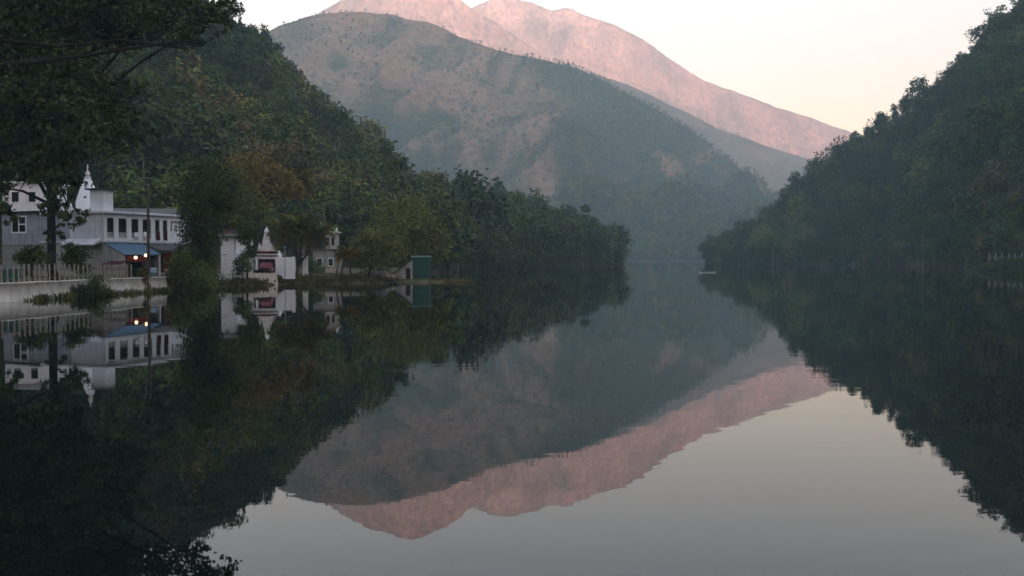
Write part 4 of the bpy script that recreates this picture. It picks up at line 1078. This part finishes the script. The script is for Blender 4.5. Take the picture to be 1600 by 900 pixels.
# palms
def frond_mesh(L_, droop, wid, seed, n=9, mat='forest'):
    rnd = random.Random(seed); V, Fq = [], []
    sp = []
    for i in range(n+1):
        t = i/n; sp.append(Vector((L_*(t*.95-.12*t*t), 0, L_*(.42*t-droop*t*t))))
    for i in range(n):                                  # rachis
        a, b_ = sp[i], sp[i+1]; w0, w1 = .03*L_*(1-i/n)*.6, .03*L_*(1-(i+1)/n)*.6
        k = len(V); V += [(a.x,-w0,a.z),(a.x,w0,a.z),(b_.x,w1,b_.z),(b_.x,-w1,b_.z)]; Fq.append((k,k+1,k+2,k+3))
    for i in range(1, n+1):
        for s in (-1, 1):
            for h in (0, .5):
                if i == n and h: continue
                p = sp[i] if not h else sp[i].lerp(sp[i+1], .5)
                l = wid*L_*(1-.55*abs(i/n-.45))*rnd.uniform(.85,1.1); f = rnd.uniform(.45,.7)
                tip = p+Vector((l*f, s*l*.8, -l*rnd.uniform(.35,.75))); q = p+Vector((.045*L_,0,0)); mid = p.lerp(tip,.5)+Vector((.03*L_, 0, .06*L_))
                k = len(V); V += [tuple(p), tuple(q), tuple(mid), tuple(tip)]; Fq.append((k,k+1,k+2,k+3))
    return mesh_np('frond', V, Fq, M[mat])
def palm(name, label, base, stems, L_, nf, tint, seed, r0=.16, dead=.0):
    rnd = random.Random(seed)
    root = empty(name, base); tag(root, label, 'palm'); root['tint'] = tint
    fm = [frond_mesh(L_, d_, .34, seed*10+i) for i, d_ in enumerate((.35, .62, .95))]
    mb = MB()
    for st in stems: mb.tube(st[0], [r0*(1-.35*i/(len(st[0])-1))*st[1] for i in range(len(st[0]))], 8)
    mb.build('trunk', M['palm_trunk'], root, True)
    for st in stems:
        hd = st[0][-1]
        if len(st) > 2 and not st[2]: continue
        for k in range(nf):
            lvl = k % 3
            o = link_mesh('frond', fm[lvl], root, hd); o['tint'] = min(1.0, max(0, (tint if lvl < 2 else tint+dead)+rnd.uniform(-.06,.06)))
            o.rotation_euler = (rnd.uniform(-.2,.2), (-.55, -.1, .25)[lvl]+rnd.uniform(-.15,.15), k*2.4+rnd.uniform(-.2,.2)); s = rnd.uniform(.85,1.12); o.scale = (s,s,s)
    return root
def rel(px, py, d, base): return at(px, py, d)-Vector(base)
B_ = (*xy(465, 150), 1.4)
palm('tall_palm', 'tall single stemmed palm rising above the branching palm', B_, [([Vector((0,0,-.3)), rel(464,380,150,B_), rel(466,320,150,B_), rel(465,283,150,B_)], 1.0)], 3.0, 27, .60, 3, .17, .2)
B_ = (*xy(464, 133), .6)
fork = rel(467,414,133,B_)
palm('branching_palm', 'branching palm with drooping green heads at the water edge', B_, [([Vector((0,0,-.4)), rel(463,428,133,B_), fork], 1.5, False), ([fork, rel(455,392,132.5,B_), rel(447,362,132,B_)], .9), ([fork, rel(470,388,133.5,B_), rel(473,354,133.5,B_)], 1.0), ([fork, rel(482,394,133,B_), rel(494,366,133,B_)], .9), ([fork, rel(460,385,135,B_), rel(462,350,135.5,B_)], .8)], 2.6, 24, .52, 4, .16, .15)
B_ = (*xy(534, 131.5), .4)
palm('small_palm', 'small palm with reddish trunk and drooping fronds at the water edge', B_, [([Vector((0,0,-.4)), rel(534,425,131.5,B_), rel(539,394,131.5,B_)], 1.0)], 1.5, 21, .50, 5, .17, .35)
B_ = (*xy(549, 134), .8)
palm('dry_palm', 'small palm with orange dry fronds beside the reddish trunked palm', B_, [([Vector((0,0,-.4)), rel(547,420,134,B_), rel(551,396,134,B_)], 1.0)], 1.2, 18, .92, 6, .13, .1)
B_ = (*xy(524, 133), .6)
palm('leaning_palm', 'slim palm leaning left behind the reddish trunked palm', B_, [([Vector((0,0,-.4)), rel(526,425,133,B_), rel(531,398,133,B_)], .8)], 1.2, 15, .40, 7, .13, .3)

# ------------------------------------------------------------------ grass and weeds at the water edge
def grass(name, label, spots, tint, blade, n):
    rs = np.random.RandomState(len(label)); V, Fq = [], []
    for (x, y, z, r_, hh) in spots:
        m = int(n*r_)
        a = rs.uniform(0, 6.28, m); q = r_*np.sqrt(rs.rand(m)); bx_, by_ = x+q*np.cos(a), y+q*np.sin(a)
        h = hh*rs.uniform(.5, 1.2, m); lx, ly = rs.normal(size=m)*h*.35, rs.normal(size=m)*h*.35; w_ = blade
        c_ = rs.uniform(0, 6.28, m)
        for i in range(m):
            k = len(V); dx, dy = w_*math.cos(c_[i]), w_*math.sin(c_[i])
            V += [(bx_[i]-dx, by_[i]-dy, z-.1), (bx_[i]+dx, by_[i]+dy, z-.1), (bx_[i]+lx[i]*.5+dx*.6, by_[i]+ly[i]*.5+dy*.6, z+h[i]*.65), (bx_[i]+lx[i], by_[i]+ly[i], z+h[i])]; Fq.append((k,k+1,k+2,k+3))
    o = link_mesh(name, mesh_np(name, V, Fq, M['forest'])); o['tint'] = tint
    return tag(o, label, 'grass', kind='stuff')
rg = random.Random(8)
sp = []
for px in np.arange(262, 640, 3.0):
    d = shore_d(px)+rg.uniform(-.1, 2.4); sp.append((*xy(px, d), .1+max(0, d-shore_d(px))*.28, rg.uniform(.35,.7), rg.uniform(.25,.6)))
grass('shore_weeds', 'brown green weeds along the earth bank of the village', sp, .56, .035, 90)
sp = []
for s in np.arange(3, 27, .5):
    if rg.random() < .72:
        p = WA+wdir*s+wnrm*rg.uniform(.4,.9); sp.append((p.x, p.y, 0, rg.uniform(.25,.55), rg.uniform(.2,.6)))
grass('wall_weeds', 'dark weeds growing at the waterline of the white wall', sp, .48, .03, 110)
p = WA+wdir*10.2+wnrm*.9
grass('reed_tuft', 'dark spiky reed tuft in the water in front of the white wall', [(p.x, p.y, 0, .9, 1.15), (p.x-.3, p.y+1.5, 0, .7, .9)], .10, .04, 260)
sp = []
for px in np.arange(592, 737, 1.6):
    sp.append((*xy(px, 139.5+rg.uniform(-1.6,1.6)*(1-abs(px-662)/90)), .18, rg.uniform(.3,.6), rg.uniform(.15,.35)))
grass('spit_turf', 'pale short grass covering the low spit beside the green shed', sp, .62, .03, 80)
sp = []
for k in range(240):
    x0_, y0_ = xy(1606, 272); a = rg.uniform(0,6.28); q = math.sqrt(rg.random())
    sp.append((x0_+16*q*math.cos(a), y0_+8.5*q*math.sin(a), 3.0*(1-q**3)-.2, 1.1, rg.uniform(.4,.9)))
grass('knoll_turf', 'dark green grass covering the knoll at the right edge', sp, .12, .08, 40)

# ------------------------------------------------------------------ haze
def haze():
    m = bpy.data.materials.new('valley_haze'); m.use_nodes = True
    nt = m.node_tree; nt.nodes.clear()
    out = nt.nodes.new('ShaderNodeOutputMaterial'); v = nt.nodes.new('ShaderNodeVolumePrincipled')
    v.inputs['Color'].default_value = rgb(HAZE_COLOR); v.inputs['Density'].default_value = HAZE_DENSITY; v.inputs['Absorption Color'].default_value = (1, 1, 1, 1); v.inputs['Anisotropy'].default_value = 0.0
    nt.links.new(v.outputs[0], out.inputs['Volume'])
    o = MB().box(-2950, 3900, -3000, 4950, -4.2, 1130).build('haze', m)
    tag(o, 'thin blue evening haze filling the valley', 'haze', kind='stuff')
haze()
